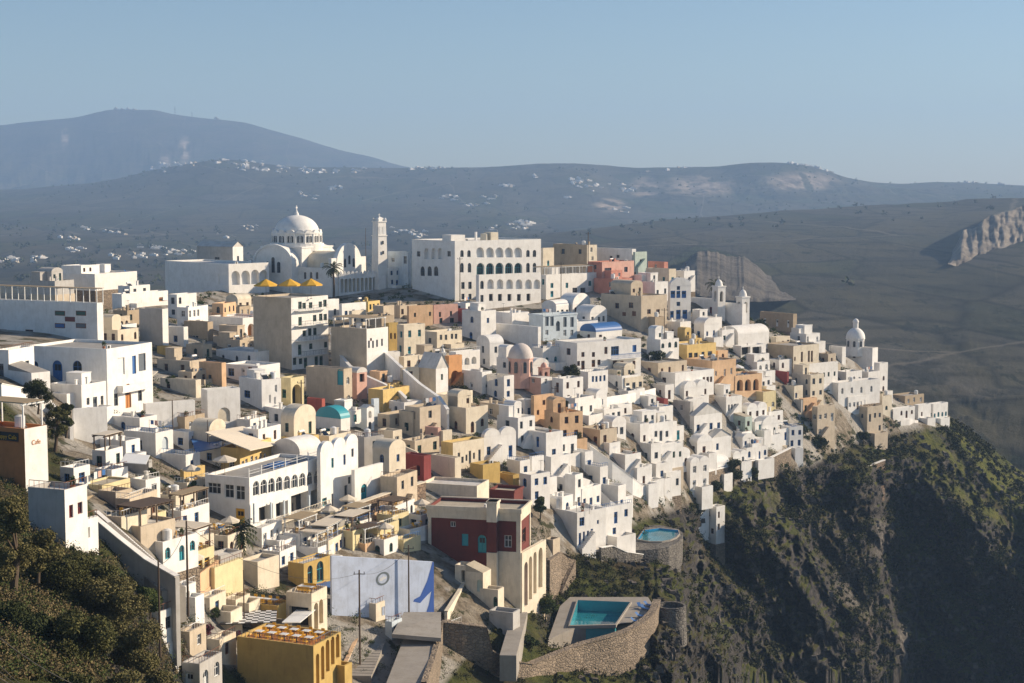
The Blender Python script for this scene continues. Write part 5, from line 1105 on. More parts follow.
# ================================================================== roof terraces and other attached-looking things
def furniture():
    a=hotelL; pergola(a,-0.2+.2,a.Lr,0,a.Ll*.95,a.zr,3.0,'long white pergola on the roof of the signboard hotel')if a.Lr>1.5 else pergola(a,0.1,3.2,.5,a.Ll-.5,a.zr,3.0,'long white pergola on the roof of the signboard hotel')
    pergola(cafe,.3,cafe.Lr-.3,.4,cafe.Ll-.5,cafe.h,2.4,'slatted pergola on top of the orange and white cafe')
    pergola(big,.4,big.Lr-.4,.5,big.Ll-.5,big.zr,2.3,'white columned pergola on the tall beige house')
    pergola(yr,.4,yr.Lr-.3,.4,yr.Ll-.4,yr.zr,2.9,'dark timber pergola on the pale yellow restaurant','wood','cloth')
    for i,px in enumerate((266,290,311)):
        D=umb.C.y+2.5+i*.8; p=P(px,290-i*.4,D); q=to_world(umb,0,0,umb.zr); l=to_local(umb,p.x,p.y)
        parasol((p.x,p.y,q.z),'yellow',2.5,3.3,'%s yellow parasol on the roof of the balcony hotel'%['leftmost','middle','rightmost'][i])
    q=to_world(umb,0,0,umb.zr)
    t=h=None
    b=MB(); s=.62
    # cafe sign and script
    def text(txt,fr,face,px,py,size,mat,name,rotz=None,parent=None):
        cu=bpy.data.curves.new(name,'FONT'); cu.body=txt; cu.size=size; cu.extrude=.01; cu.align_x='CENTER'; cu.align_y='CENTER'
        tmp=bpy.data.objects.new(name,cu); col.objects.link(tmp); bpy.context.view_layer.update()
        me=bpy.data.meshes.new_from_object(tmp.evaluated_get(bpy.context.evaluated_depsgraph_get())); bpy.data.objects.remove(tmp); me.materials.clear(); me.materials.append(mat)
        o=link(name,me,parent or fr.root); s_,z=fr.sz(face,px,py)
        if face=='l': o.location=(-.12,s_,z); o.rotation_euler=(R(90),0,-math.pi/2)
        else: o.location=(s_,-.06,z); o.rotation_euler=(R(90),0,0)
        return o
    s0,z1=cafe.sz('l',18.5,433); s1,z0=cafe.sz('l',-8,440); b=MB(); b.box(-.10,0,s0,s1,z0+.1,z1); sb=b.obj('signboard',m_dark,cafe.root); 
    text('Happy Cafe',cafe,'l',7,436.6,.62,TR['yellow'],'lettering',parent=cafe.root); text('Cafe',cafe,'r',36,442,.7,TR['orange'],'lettering')
    # awnings
    def slab(pts,th,mat,name,label,cat,strips=None):
        """pts: four (px,py,D) corners"""
        Q=[P(*p) for p in pts]; o=Q[0]; b=MB(); Q=[q-o for q in Q]; n=strips or 1
        for i in range(n):
            for j in range(n if strips else 1):
                u0,u1=i/n,(i+1)/n; v0,v1=(j/n,(j+1)/n) if strips else (0,1)
                f=lambda u,v:(Q[0]*(1-u)+Q[1]*u)*(1-v)+(Q[3]*(1-u)+Q[2]*u)*v
                A=[f(u0,v0),f(u1,v0),f(u1,v1),f(u0,v1)]; m=(i+j)%2 if strips else 0
                b.quad(*A,m)
                if True: b.quad(*[q-Vector((0,0,th)) for q in A],m)
        for i in range(4): a=Q[i];c=Q[(i+1)%4]; b.quad(a,c,c-Vector((0,0,th)),a-Vector((0,0,th)))
        return tag(b.obj(name,mat,None,o),label,cat)
    slab([(205,432,236),(243,426,262),(292,441,262),(250,450,236)],.15,m_cloth,'canopy','long tan cloth canopy stretched above the glazed restaurant','canopy')
    slab([(219,624,181),(276,622,183),(277,610,190),(229,611,190)],.12,[m_metal,TR['white']],'awning','brown and white checkered awning over the dark shopfront','awning',9)
    slab([(282,622,183),(300,622,184),(322,604,197),(303,604,197)],.12,TR['white'],'awning','white slanted awning beside the checkered one','awning')
    slab([(315,541,222),(352,549,222),(372,540,232),(344,518,240)],.12,m_cloth,'awning','cream awning sloping below the twin-vaulted house','awning')
    slab([(392,634,196),(441,638,196),(441,612,206),(404,612,206)],.5,m_conc,'roof_canopy','flat grey concrete canopy over the stepped lane','canopy')
    slab([(134,378,277),(150,378,277),(158,371,283),(140,371,283)],.1,m_cloth,'awning','small cream awning by the villa with blue arches','awning')
    slab([(150,331,340),(163,332,340),(156,322,344),(143,322,344)],.1,TR['white'],'awning','small white awning on the grey house wall','awning')
    slab([(71,503,153),(88,499,158),(93,495,160),(76,498,156)],.1,m_reed,'awning','reed awning over the left house balcony','awning')
    slab([(235,389,300),(262,389,300),(262,382,306),(236,383,306)],.12,m_wood,'awning','brown timber awning below the white veranda house','awning')
    slab([(316,585,206),(346,590,206),(340,570,216),(320,567,216)],.1,TR['blue'],'awning','bright blue awning left of the painted wall','awning')
    slab([(196,452,236),(226,446,246),(216,432,262),(190,436,252)],.1,TR['blue'],'awning','dark blue sloping cover left of the tan canopy','awning')
    slab([(120,462,200),(146,464,200),(150,455,210),(126,453,210)],.1,TR['white'],'awning','white flat sunshade above the grey planter house','awning')
    slab([(345,572,214),(372,578,214),(376,566,222),(352,561,222)],.1,m_cloth,'awning','pale awning just above the painted wall','awning')
    slab([(168,545,196),(196,548,196),(200,536,206),(174,534,206)],.1,TR['white'],'awning','white sunshade behind the timber pergola','awning')
    # painted wall with the oval stamp
    A=[(332,556,611,226),(434,562,612,214)]
    a0=P(332,611,200);a1=P(434,618,209); zt0=P(332,556,200).z; zt1=P(434,562,209).z
    root=empty('painted_wall',a0,0,'large pale blue painted wall with an oval stamp and dark blue wave','wall')
    d=(a1-a0); L=math.hypot(d.x,d.y); ang=math.atan2(d.y,d.x); root.rotation_euler=(0,0,ang)
    z0=min(a0.z,a1.z)-2-a0.z; zz0=zt0-a0.z; zz1=zt1-a0.z
    b=MB(); 
    for y in(0,.4): b.quad((0,y,z0),(L,y,z0),(L,y,zz1),(0,y,zz0))
    b.quad((0,0,zz0),(L,0,zz1),(L,.4,zz1),(0,.4,zz0)); b.quad((L,0,z0),(L,.4,z0),(L,.4,zz1),(L,0,zz1)); b.quad((0,0,z0),(0,.4,z0),(0,.4,zz0),(0,0,zz0)); b.obj('wall',wallm('light sky'),root)
    top=lambda x:zz0+(zz1-zz0)*x/L
    hgt=zz1-(a1.z-a0.z)
    wv=[(.985,0),(.985,-.02),(.93,-.35),(.86,-.62),(.80,-.68),(.79,-.72),(.86,-.74),(.93,-.60),(.975,-.52),(.95,-.75),(.90,-1.02),(1,-1.02),(1,0)]
    b=MB(); b.poly([(x*L,-.02,top(x*L)+y*hgt) for x,y in wv]); b.obj('painted_wave',plaster('paint_deep_blue',(.05,.13,.45),.2),root)
    sx_,sz_=L*.49,top(L*.49)-hgt*.34; ra,rb=L*.066,hgt*.115; b=MB(); n=28; tl=.25
    E=lambda r,t:(sx_+(ra*r*math.cos(t)*math.cos(tl)-rb*r*math.sin(t)*math.sin(tl)),-.025,sz_+ra*r*math.cos(t)*math.sin(tl)+rb*r*math.sin(t)*math.cos(tl))
    for i in range(n): t=2*math.pi*i/n;u=2*math.pi*(i+1)/n; b.quad(E(.72,t),E(.72,u),E(1,u),E(1,t))
    for i in range(9): t=.5+i*.35; 
    b.poly([E(r,t) for r,t in((.6,3.2),(.45,2.6),(.2,1.8),(.35,1.2),(.3,.5),(.62,.1),(.5,-.4),(.2,-1),(.35,-2.2),(.5,-2.8))],1); b.obj('oval_stamp',[plain('stamp_grey',(.16,.19,.20)),TR['white']],root)
    mark(332,434,556,615)
furniture_done=False
COL['light sky']=(.60,.68,.84); wallm('light sky'); furniture()
# ---- pools
m_pool=plain('pool_tile',(.07,.36,.42),.15); m_pool2=plain('pool_tile_blue',(.04,.33,.62),.15)
def pool(pts,depth,label,mat,rimm,name='swimming_pool'):
    """pts (px,py,D) outline at one level"""
    Q=[P(*p) for p in pts]; z=sum(q.z for q in Q)/len(Q); o=Vector((Q[0].x,Q[0].y,z)); root=empty(name,o,0,label,'pool')
    q=[(p.x-o.x,p.y-o.y) for p in Q]; cx=sum(a for a,_ in q)/len(q);cy=sum(a for _,a in q)/len(q)
    b=MB(); g=[(cx+(x-cx)*1.06,cy+(y-cy)*1.06) for x,y in q]
    for i in range(len(q)):
        j=(i+1)%len(q); b.quad((*q[i],0),(*q[j],0),(*g[j],0),(*g[i],0)); b.quad((*g[i],0),(*g[j],0),(*g[j],-.5),(*g[i],-.5))
    b.obj('rim',rimm,root)
    b=MB()
    for i in range(len(q)): j=(i+1)%len(q); b.quad((*q[i],-.01),(*q[j],-.01),(*q[j],-depth),(*q[i],-depth))
    b.poly([(*p,-depth) for p in q]); b.obj('basin',mat,root)
    b=MB(); b.poly([(*p,-depth*WL) for p in q]); b.obj('water',m_water,root)
m_water,nt,bb=newmat('pool_water'); bb.inputs['Base Color'].default_value=(.04,.30,.36,1); bb.inputs['Roughness'].default_value=.06; bb.inputs['Alpha'].default_value=.55
WL=.7
from mathutils.geometry import tessellate_polygon
def deck(pts,th,mat,label,name='terrace',cat='terrace',hole=None):
    Q=[P(*p) for p in pts]; z=max(q.z for q in Q); o=Vector((Q[0].x,Q[0].y,z)); b=MB(); q=[(p.x-o.x,p.y-o.y) for p in Q]
    if hole:
        hq=[P(*p) for p in hole]; hq=[(p.x-o.x,p.y-o.y) for p in hq]; al=[(*p,0) for p in q+hq]
        for t in tessellate_polygon([[Vector((*p,0)) for p in q],[Vector((*p,0)) for p in hq]]): b.poly([al[k] for k in t])
    else: b.poly([(*p,0) for p in q])
    for i in range(len(q)): j=(i+1)%len(q); b.quad((*q[i],0),(*q[j],0),(*q[j],-th),(*q[i],-th))
    return tag(b.obj(name,mat,None,o),label,cat)
def level_pts(px_list,z):
    out=[]
    for px,py in px_list: _,v=uv(px,py); out.append((px,py,z/v))
    return out
z=P(600,612,243).z
deck(level_pts([(548,640),(560,634),(575,628),(636,622),(655,608),(648,597),(570,597),(560,606)],z-.35),7,[m_conc],'paved deck around the large lower pool',hole=level_pts([(570,625),(615,624),(630,602),(578,600)],z))
pool(level_pts([(570,625),(615,624),(630,602),(578,600)],z),2.4,'large turquoise swimming pool behind the curved stone wall',m_pool,m_conc)
z=P(660,533,293).z
deck(level_pts([(612,549),(628,550),(645,550),(658,549),(669,547),(677,543),(682,538),(683,533),(678,529),(660,525),(636,526),(620,534)],z-.3),5,[st_grey],'rounded stone terrace carrying the small upper pool',hole=level_pts([(638,539),(650,541),(662,541),(670,539.5),(676,537),(679,533.5),(678,530),(660,528),(644,530)],z))
WL=.25
pool(level_pts([(638,539),(650,541),(662,541),(670,539.5),(676,537),(679,533.5),(678,530),(660,528),(644,530)],z),1.2,'small bright blue round-ended swimming pool on a stone terrace',m_pool2,m_conc)
# ---- walls
W_=wallm('white'); WB=wallm('beige'); WC=wallm('cream')
wall_line([(442,622,640,207),(462,624,645,207),(486,627,650,208),(491,650,672,208),(505,660,684,209),(530,664,686,214),(552,655,678,219.5),(580,644,667,225),(610,636,658,229),(625,631,653,231.5),(635,626,648,234),(645,619,641,238),(652,612,634,242),(657,600,622,249)],'long curved stone wall wrapping the large lower pool terrace',st_beige,.9,cap=st_beige,down=3)
def bastion(px,py0,py1,rpx,D,label):
    k=D/FL; o=P(px,py0,D); b=MB(); r=rpx*k; zb_=-(py1-py0)*k
    b.lathe(0,0,[(r*1.12,zb_-3),(r,0),(r*.86,0),(r*.86,-.8),(0,-.8)],28); tag(b.obj('bastion',st_grey,None,o),label,'bastion')
bastion(671,605,626,15,250,'round grey stone bastion at the end of the curved pool wall')
wall_line([(350,506,530,229),(368,500,545,233),(388,493,556,238),(405,488,560,243),(424,482,556,249)],'tall orange-brown stone retaining wall below the twin-vaulted house',st_brown,.8,cap=WC,down=6)
wall_line([(95,517,548,160),(120,538,570,158),(148,560,590,156),(178,577,606,153)],'long grey wall stepping down beside the stairway on the left',wallm('grey'),.5,cap=W_)
wall_line([(97,512,530,172),(125,536,560,168),(152,560,580,165),(172,574,592,162)],'white outer parapet of the left stairway',W_,.4,cap=W_)
wall_line([(332,334,352),(338,352,368),(350,366,380),(366,376,392),(384,384,402),(400,392,410),(410,402,418)],'white curved parapet of the broad stairway in the old town',W_,.5,cap=W_)
wall_line([(385,352,374),(400,366,392),(420,384,406),(440,398,424),(448,410,430)],'white diagonal parapet descending past the beige chapel',W_,.5,cap=W_)
wall_line([(0,384,398),(26,389,400),(52,404,416),(72,424,440)],'white sloping wall above the grassy bank on the left',W_,.5,cap=W_)
wall_line([(700,474,486),(722,468,482),(745,462,476),(770,458,468),(790,448,462)],'pale stone wall under the white vaulted houses on the right',st_beige,.6,cap=W_)
wall_line([(848,468,488,408),(868,466,486,412),(884,460,478,418)],'small brown retaining wall low on the right spur',st_brown,.6,cap=W_)
wall_line([(560,592,612,256),(574,560,592,262),(560,552,580,258),(548,560,580,250)],'broken stone wall between the mansion and the pool',st_beige,.6)
wall_line([(600,548,560),(612,546,560),(625,552,562),(680,560,572)],'low stone wall beneath the upper pool terrace',st_grey,.5,cap=W_)
wall_line([(345,664,680,188),(356,640,655,196),(366,618,632,206),(380,600,612,214),(392,590,602,220)],'orange-edged white parapet sloping up the grey stairway',WC,.35,cap=wallm('peach'))
wall_line([(375,676,690,190),(378,650,668,196),(384,630,648,202),(394,613,628,208)],'blue and white curved parapet beside the concrete canopy',wallm('pale blue'),.35,cap=TR['blue'])
wall_line([(424,683,720,180),(432,660,680,190),(438,640,660,198),(441,622,640,205)],'stone parapet running down the right side of the stepped lane',st_beige,.5,cap=st_beige)
wall_line([(446,612,634,212),(456,596,616,220),(466,580,600,228)],'cream stone parapet climbing to the mansion entrance',WC,.4,cap=WC)
wall_line([(560,470,484),(590,480,492),(610,500,512),(628,512,524)],'white stepped parapet in the cascade of white houses',W_,.35)
wall_line([(590,446,462),(612,462,480),(632,478,494),(648,490,500)],'long sloping white wall between the white terraces',W_,.35,cap=W_)
wall_line([(560,402,412),(600,398,410),(640,392,402),(655,388,396)],'long low white terrace wall right of the pink dome',W_,.35)
wall_line([(355,430,445),(375,436,452),(400,444,460),(418,452,466)],'cream garden wall left of the maroon cube',WC,.35)
rr=random.Random(5); nw=0
dd={}
for i in range(900):
    x=rr.uniform(5,930); y=rr.uniform(310,560)
    if y>town_edge(x)-2 or y<town_top(x)+4: continue
    D=hit(x,y).y; k=FL/D; L=rr.uniform(3,8)*k*.7; hh=rr.uniform(.9,1.8)*k
    sub=cover[int(y-hh):int(y),int(x)+100:int(x+L)+100]
    if sub.size==0 or sub.mean()>.12: continue
    m=min(LM,key=lambda q:math.hypot(x-q[1],y-q[2])); lab=f"low {{}} garden wall {dirw(x-m[1],y-m[2])} {m[0]}"
    wc=rr.choice(['white','white','cream','stone']); l2=lab.format(wc)
    dd[l2]=dd.get(l2,0)+1
    if dd[l2]>1 and L/k>5: l2='long '+l2[4:]; dd[l2]=dd.get(l2,0)+1
    if dd[l2]>1: continue
    wall_line([(x,y-hh,y),(x+L*.5,y-hh-rr.uniform(-1,2),y-rr.uniform(-1,2)),(x+L,y-hh-rr.uniform(-2,3),y-rr.uniform(-2,3))],l2,{'white':W_,'cream':WC,'stone':st_beige}[wc],.35,name='garden_wall'); nw+=1
# ---- stairs
def stairs(a,bb_,w,n,label,mat,name='stairway'):
    A=P(*a);B=P(*bb_); d=B-A; L=math.hypot(d.x,d.y); ang=math.atan2(d.y,d.x); b=MB()
    for i in range(n):
        x0=L*i/n; z1=d.z*(i+1)/n; b.box(x0,x0+L/n+(.02),-w/2,w/2,z1-3.5,z1+.0005*i)
    tag(b.obj(name,mat,None,A,ang),label,'stairs')
stairs((402,690,178),(424,628,204),4.2,34,'dark stepped lane descending under the concrete canopy',m_conc)
stairs((352,676,186),(386,600,216),4.6,30,'broad grey stairway between the ochre restaurant and painted wall',m_conc)
stairs((174,590,154),(99,524,166),2.6,40,'long white-edged stairway on the left',m_conc)
stairs((420,412,297),(340,352,340),3.0,60,'broad pale stairway climbing past the beige house',wallm('beige'))
stairs((508,655,205),(520,612,230),2.2,20,'narrow stone steps by the ruined grey walls',m_conc)
stairs((596,420,336),(580,384,352),2.5,24,'stepped lane beside the dark green tree',m_conc)
# ---- poles and lamps
tips={}
for a in [(360,570,660,'dark timber pole rising from the broad grey stairway',.13,True,190),(409,545,622,'dark pole in front of the painted wall',.12,True,206),(160,560,645,'thin pole by the foreground bushes',.1,False,125),(188,521,606,'brown pole beside the pale yellow restaurant',.12,False,148),(302,380,450,'tall brown pole near the brick red house',.14,True,None),(460,257,302,'slim pole at the near corner of the arcaded hotel',.13,True,None),(588,232,286,'tall dark pole beside the pink ridge house',.14,True,None),(561,262,300,'pole on the terrace right of the arcaded hotel',.12,True,None),(664,308,360,'pole below the plain beige house',.12,True,None),(366,228,275,'flagpole left of the bell tower',.09,False,None),(555,386,432,'thin pole right of the pink church',.12,True,None),(683,440,470,'thin lamp pole amid the right white terraces',.08,False,None),(208,420,458,'thin pole left of the tan canopy',.09,False,None),(173,400,438,'white mast on the blue-trimmed terrace',.11,False,None),(244,570,610,'white lamp post between the two open terraces',.08,False,178),(425,430,452,'short pole near the maroon cube',.08,False,None)]:
    px,y0,y1,l,r,arm,D=a; tips[px]=pole(px,y0,y1,l,r=r,arm=arm,D=D)
def cable(a,b_,sag,label,r=.02):
    a=Vector(a);b_=Vector(b_); k=MB(); n=14; pts=[a.lerp(b_,i/n)-Vector((0,0,sag*4*(i/n)*(1-i/n)))-a for i in range(n+1)]
    for p,q in zip(pts,pts[1:]): k.bar(p,q,r,n=4)
    tag(k.obj('cable',m_metal,None,a),label,'cable')
cable(tips[360],tips[409],1.2,'sagging cable between the two poles before the painted wall'); cable(tips[188],tips[360],2.5,'long cable from the brown pole to the stairway pole'); cable(P(-10,630,80),P(135,700,92),.8,'upper dark cable crossing the foreground bushes',.025); cable(tips[160],tips[188],.8,'short cable joining the two left poles')
for i,x in enumerate((56,66,90)): cable(P(-12,652+i*9,78),P(x,700+i*4,84),.5,'%s of three pale cables in the bottom left corner'%['topmost','middle','lowest'][i],.022)
# ---- tables and chairs on the foreground terraces
def chair_proto():
    root=empty('chair',(0,0,0)); m=TR['yellow']
    b=MB(); b.box(-.22,.22,-.22,.22,.43,.47); b.obj('seat',m,root)
    b=MB(); b.box(-.22,.22,.19,.23,.6,.92); b.box(-.22,-.18,.19,.23,.47,.6); b.box(.18,.22,.19,.23,.47,.6); b.obj('backrest',m,root)
    for x in(-.2,.2):
        for y in(-.2,.2): b=MB(); b.box(x-.02,x+.02,y-.02,y+.02,0,.43); b.obj('leg',m,root)
    return root
def table_proto():
    root=empty('table',(0,0,0)); b=MB(); b.box(-.42,.42,-.42,.42,.71,.76); b.obj('tabletop',TR['white'],root); b=MB(); b.box(-.04,.04,-.04,.04,0,.71); b.box(-.3,.3,-.04,.04,0,.04); b.obj('leg',m_metal,root); return root
ch=chair_proto(); tb=table_proto(); used=[0,0]
def seats(fr,nx,ny,where,cw):
    for i in range(nx):
        for j in range(ny):
            x=.9+(fr.Lr-1.8)*(i+.5)/nx; y=.9+(fr.Ll-1.8)*(j+.5)/ny; p=to_world(fr,x,y,fr.zr+.01)
            if used[1]==0: t=tb; t.location=p; used[1]=1
            else: t=copy_tree(tb,None,p)
            t.rotation_euler=(0,0,fr.a); tag(t,'small square white table on '+where,'table','tables on '+where)
            for k,(dx,dy) in enumerate(((.75,0),(-.75,0))):
                p=to_world(fr,x+dx,y+dy,fr.zr+.01)
                if used[0]==0: c=ch; c.location=p; used[0]=1
                else: c=copy_tree(ch,None,p)
                c.rotation_euler=(0,0,fr.a-math.pi/2*(1 if dx>0 else -1)); tag(c,'yellow chair by a table on '+where,'chair','chairs on '+where)
seats(dk1,1,5,'the lower open terrace','y'); seats(dk2,1,4,'the upper open terrace','y'); seats(och,2,5,'the ochre restaurant roof','y'); seats(yr,1,5,'the timber terrace','y')
for i,(fr,x,y,c,l) in enumerate([(pch,4,3,'white','white parasol on the terrace of the peach arched house'),(t1,5,3,'cloth','cream parasol beneath the pergola terrace on the ridge'),(gl,3,6,'cloth','cream parasol on the glazed restaurant roof'),(big,2,2,'white','white parasol in front of the columned pergola')]):
    if i in(0,2): parasol(to_world(fr,x,y,fr.zr),c,1.7,2.5,l)
for i,(fr,q) in enumerate(NEAR):
    if min(fr.Lr,fr.Ll)<2: continue
    mx,my=HS[0]['px'],0
    p0_=proj(fr.C); m=min(LM,key=lambda t:math.hypot(p0_[0]-t[1],p0_[1]-t[2])); wh=dirw(p0_[0]-m[1],p0_[1]-m[2])+' '+m[0]
    if q<.3: pergola(fr,.2,fr.Lr-.2,.2,fr.Ll-.2,fr.zr,2.2,'%s pergola over a terrace %s'%(['brown timber','white reed-topped'][i%2],wh),['wood','white'][i%2],['cloth','reed','wood'][i%3])['group']='pergolas over the small terraces'
    if .2<q<.75: seats(fr,1,2 if fr.Ll>4 else 1,'a small terrace '+wh,'y')
    if .6<q<.8: parasol(to_world(fr,fr.Lr*.5,fr.Ll*.5,fr.zr),'cloth',1.3,2.3,'small cream parasol on a terrace '+wh,'small cream parasols on the terraces')
# small things that stand about on the roofs and terraces
def prop_protos():
    a=empty('potted_shrub',(0,0,0)); k=MB(); k.lathe(0,0,[(.0,0),(.2,0),(.28,.45),(.2,.45)],10); k.obj('pot',plain('terracotta_pot',(.38,.14,.06),.8),a)
    V_,F_=leaves([(0,0,.8),(.1,.1,1.05)],[.4,.3],50,.12,2); link('foliage',npmesh('foliage',V_,F_,[m_leafg],False),a)
    b_=empty('water_tank',(0,0,0)); k=MB(); k.lathe(0,0,[(0,.4),(.55,.4),(.55,1.5),(.2,1.65),(0,1.65)],14); k.obj('tank',TR['white'],b_); k=MB(); k.box(-.5,.5,-.5,.5,0,.4); k.obj('stand',m_conc,b_)
    c_=empty('air_conditioner',(0,0,0)); k=MB(); k.box(-.42,.42,-.15,.15,.1,.75); k.obj('case',TR['white'],c_); k=MB(); k.lathe(0,0,[(.0,0)],3) if 0 else k.box(-.3,.15,-.17,-.152,.17,.68); k.obj('grille',m_metal,c_)
    d_=empty('sunbed',(0,0,0)); k=MB(); k.box(-.3,.3,-.9,.5,.28,.36); k.quad((-.3,.5,.36),(.3,.5,.36),(.3,.95,.75),(-.3,.95,.75)); k.obj('mattress',TR['blue'],d_); k=MB(); [k.box(x,x+.05,y,y+.05,0,.28) for x in(-.3,.25) for y in(-.85,.4)]; k.obj('frame',TR['white'],d_)
    e_=empty('clothes_line',(0,0,0)); k=MB(); k.bar((-1.4,0,0),(-1.4,0,1.8),.03); k.bar((1.4,0,0),(1.4,0,1.8),.03); k.bar((-1.4,0,1.75),(1.4,0,1.75),.012); k.obj('posts',m_metal,e_)
    for i,m in enumerate((TR['white'],wallm('pink'),TR['blue'])): k=MB(); k.box(-1.1+i*.8,-.5+i*.8,-.01,.01,.9+.1*i,1.74); k.obj('washing',m,e_)
    return [(a,'green potted shrub','potted shrub'),(b_,'white water tank','water tank'),(c_,'white air-conditioning unit','air conditioner'),(d_,'blue sunbed','sunbed'),(e_,'clothes line with washing','clothes line')]
PR=prop_protos(); pu=[0]*5; rr=random.Random(99)
for q in HS:
    fr=q['fr']
    if q['roof'] not in('flat','rim') or min(fr.Lr,fr.Ll)<3 or fr is och or fr is dk1 or fr is dk2 or fr is yr or not hasattr(fr,'zr'): continue
    m=min(LM,key=lambda t:math.hypot(q['px']-t[1],q['py']-t[2])); wh=dirw(q['px']-m[1],q['py']-m[2])+' '+m[0]
    for n_ in range(rr.choice([0,1,1,2])):
        j=rr.choice([0,0,0,1,1,2,2,3,4]); p,l,cc=PR[j]; x=rr.uniform(.7,fr.Lr-.7); y=rr.uniform(.6,max(.7,fr.Ll*.45)); loc=to_world(fr,x,y,fr.zr+.004)
        if pu[j]==0: o=p; o.location=loc; pu[j]=1
        else: o=copy_tree(p,None,loc)
        o.rotation_euler=(0,0,fr.a+rr.choice([0,1.57,3.14])+rr.uniform(-.2,.2)); tag(o,l+' on a roof terrace '+wh,cc,cc+'s on the roof terraces '+wh)
for i,(px,py,D) in enumerate([(641,604,246.5),(645,606,245.5),(649,603,247.5),(641,612,241),(637,617,238)]):
    p=P(px,py,D); o=copy_tree(PR[3][0],None,Vector((p.x,p.y,P(600,612,243).z-.34)),.4+i*.2); tag(o,'blue sunbed on the paved deck of the large lower pool','sunbed','sunbeds by the large lower pool')
# blue boats-like tarpaulin on glazed roof
b=MB(); 
for i in range(5): b.box(i*1.0,i*1.0+.7,0,1.8,0,.35+.06*(i%2))
tag(b.obj('stacked_sunbeds',TR['blue'],None,to_world(gl,gl.Lr*.5,2.2,gl.zr),gl.a),'blue stacked sunbeds on the glazed restaurant roof','sunbeds')
# ================================================================== vegetation
def crown_obj(name,centres,radii,n,size,mat,parent=None,loc=None,seed=0,flat=.8):
    V,F=leaves(centres,radii,n,size,seed,flat); return link(name,npmesh(name,V,F,[mat],False),parent,loc)
def tree(px,yb,hpx,wpx,label,mat,D=None,seed=1,kind='tree',n=260,group=None,trunk=True,cat='tree'):
    C=hit(px,yb) if D is None else P(px,yb,D); k=C.y/FL; h=hpx*k; w=wpx*k/2; g=random.Random(seed)
    root=empty(kind,C,g.random(),label,cat,group)
    cs=[];rs=[]
    m=9 if h>1.2*w else 8
    for i in range(m*2):
        t=g.random(); a=g.uniform(0,6.28); zz=h*(.35 if trunk else .15)+h*.55*t; rr_=w*(1-.55*abs(t-.35))*g.uniform(.2,.75)
        cs.append((math.cos(a)*rr_,math.sin(a)*rr_,zz)); rs.append(min(w,h)*g.uniform(.24,.42))
    crown_obj('crown',cs,rs,n,max(.09,k*(1.0 if C.y>200 else .8)),mat,root,seed=seed)
    b=MB(); th=h*(.45 if trunk else .3); b.bar((0,0,-.8),(.05*h,0,th),max(.08,.035*h),r2=max(.05,.022*h),n=8)
    for c in cs[:6]: b.bar((.05*h,0,th*.85),(c[0]*.8,c[1]*.8,c[2]),max(.03,.014*h),r2=.015,n=5)
    b.obj('trunk',m_bark,root); return root
def palm(px,yb,yt,label,seed=3):
    C=hit(px,yb); k=C.y/FL; h=(yb-yt)*k*.8; g=random.Random(seed); root=empty('palm_tree',C,0,label,'palm tree'); b=MB()
    pts=[(.15*math.sin(i*.6),.1*i/6,h*i/6) for i in range(7)]
    for i in range(6): b.bar(pts[i],pts[i+1],.34-.02*i,r2=.33-.02*i,n=8)
    b.obj('trunk',m_bark,root); b=MB(); t=Vector(pts[-1])
    for i in range(34):
        a=g.uniform(0,6.28); el=g.uniform(-.5,1.25); L=g.uniform(2.4,3.4); prev=t; d=Vector((math.cos(a)*math.cos(el),math.sin(a)*math.cos(el),math.sin(el)))
        for s in range(7):
            nx=prev+d*L/7; side=d.cross(Vector((0,0,1))).normalized()
            for sg in(-1,1):
                q=side*sg*(.55*(1-abs(s-3)/5))
                b.poly([prev,nx,nx+q-Vector((0,0,.25))],0); 
            prev=nx; d=(d+Vector((0,0,-.24))).normalized()
    b.obj('crown',m_leafd,root)
palm(333.5,302,260,'palm tree standing in front of the cathedral arcade'); palm(716,305,279,'palm tree beside the two small belfries',8)
palm(238,552,528,'low spreading palm below the glazed restaurant',5)
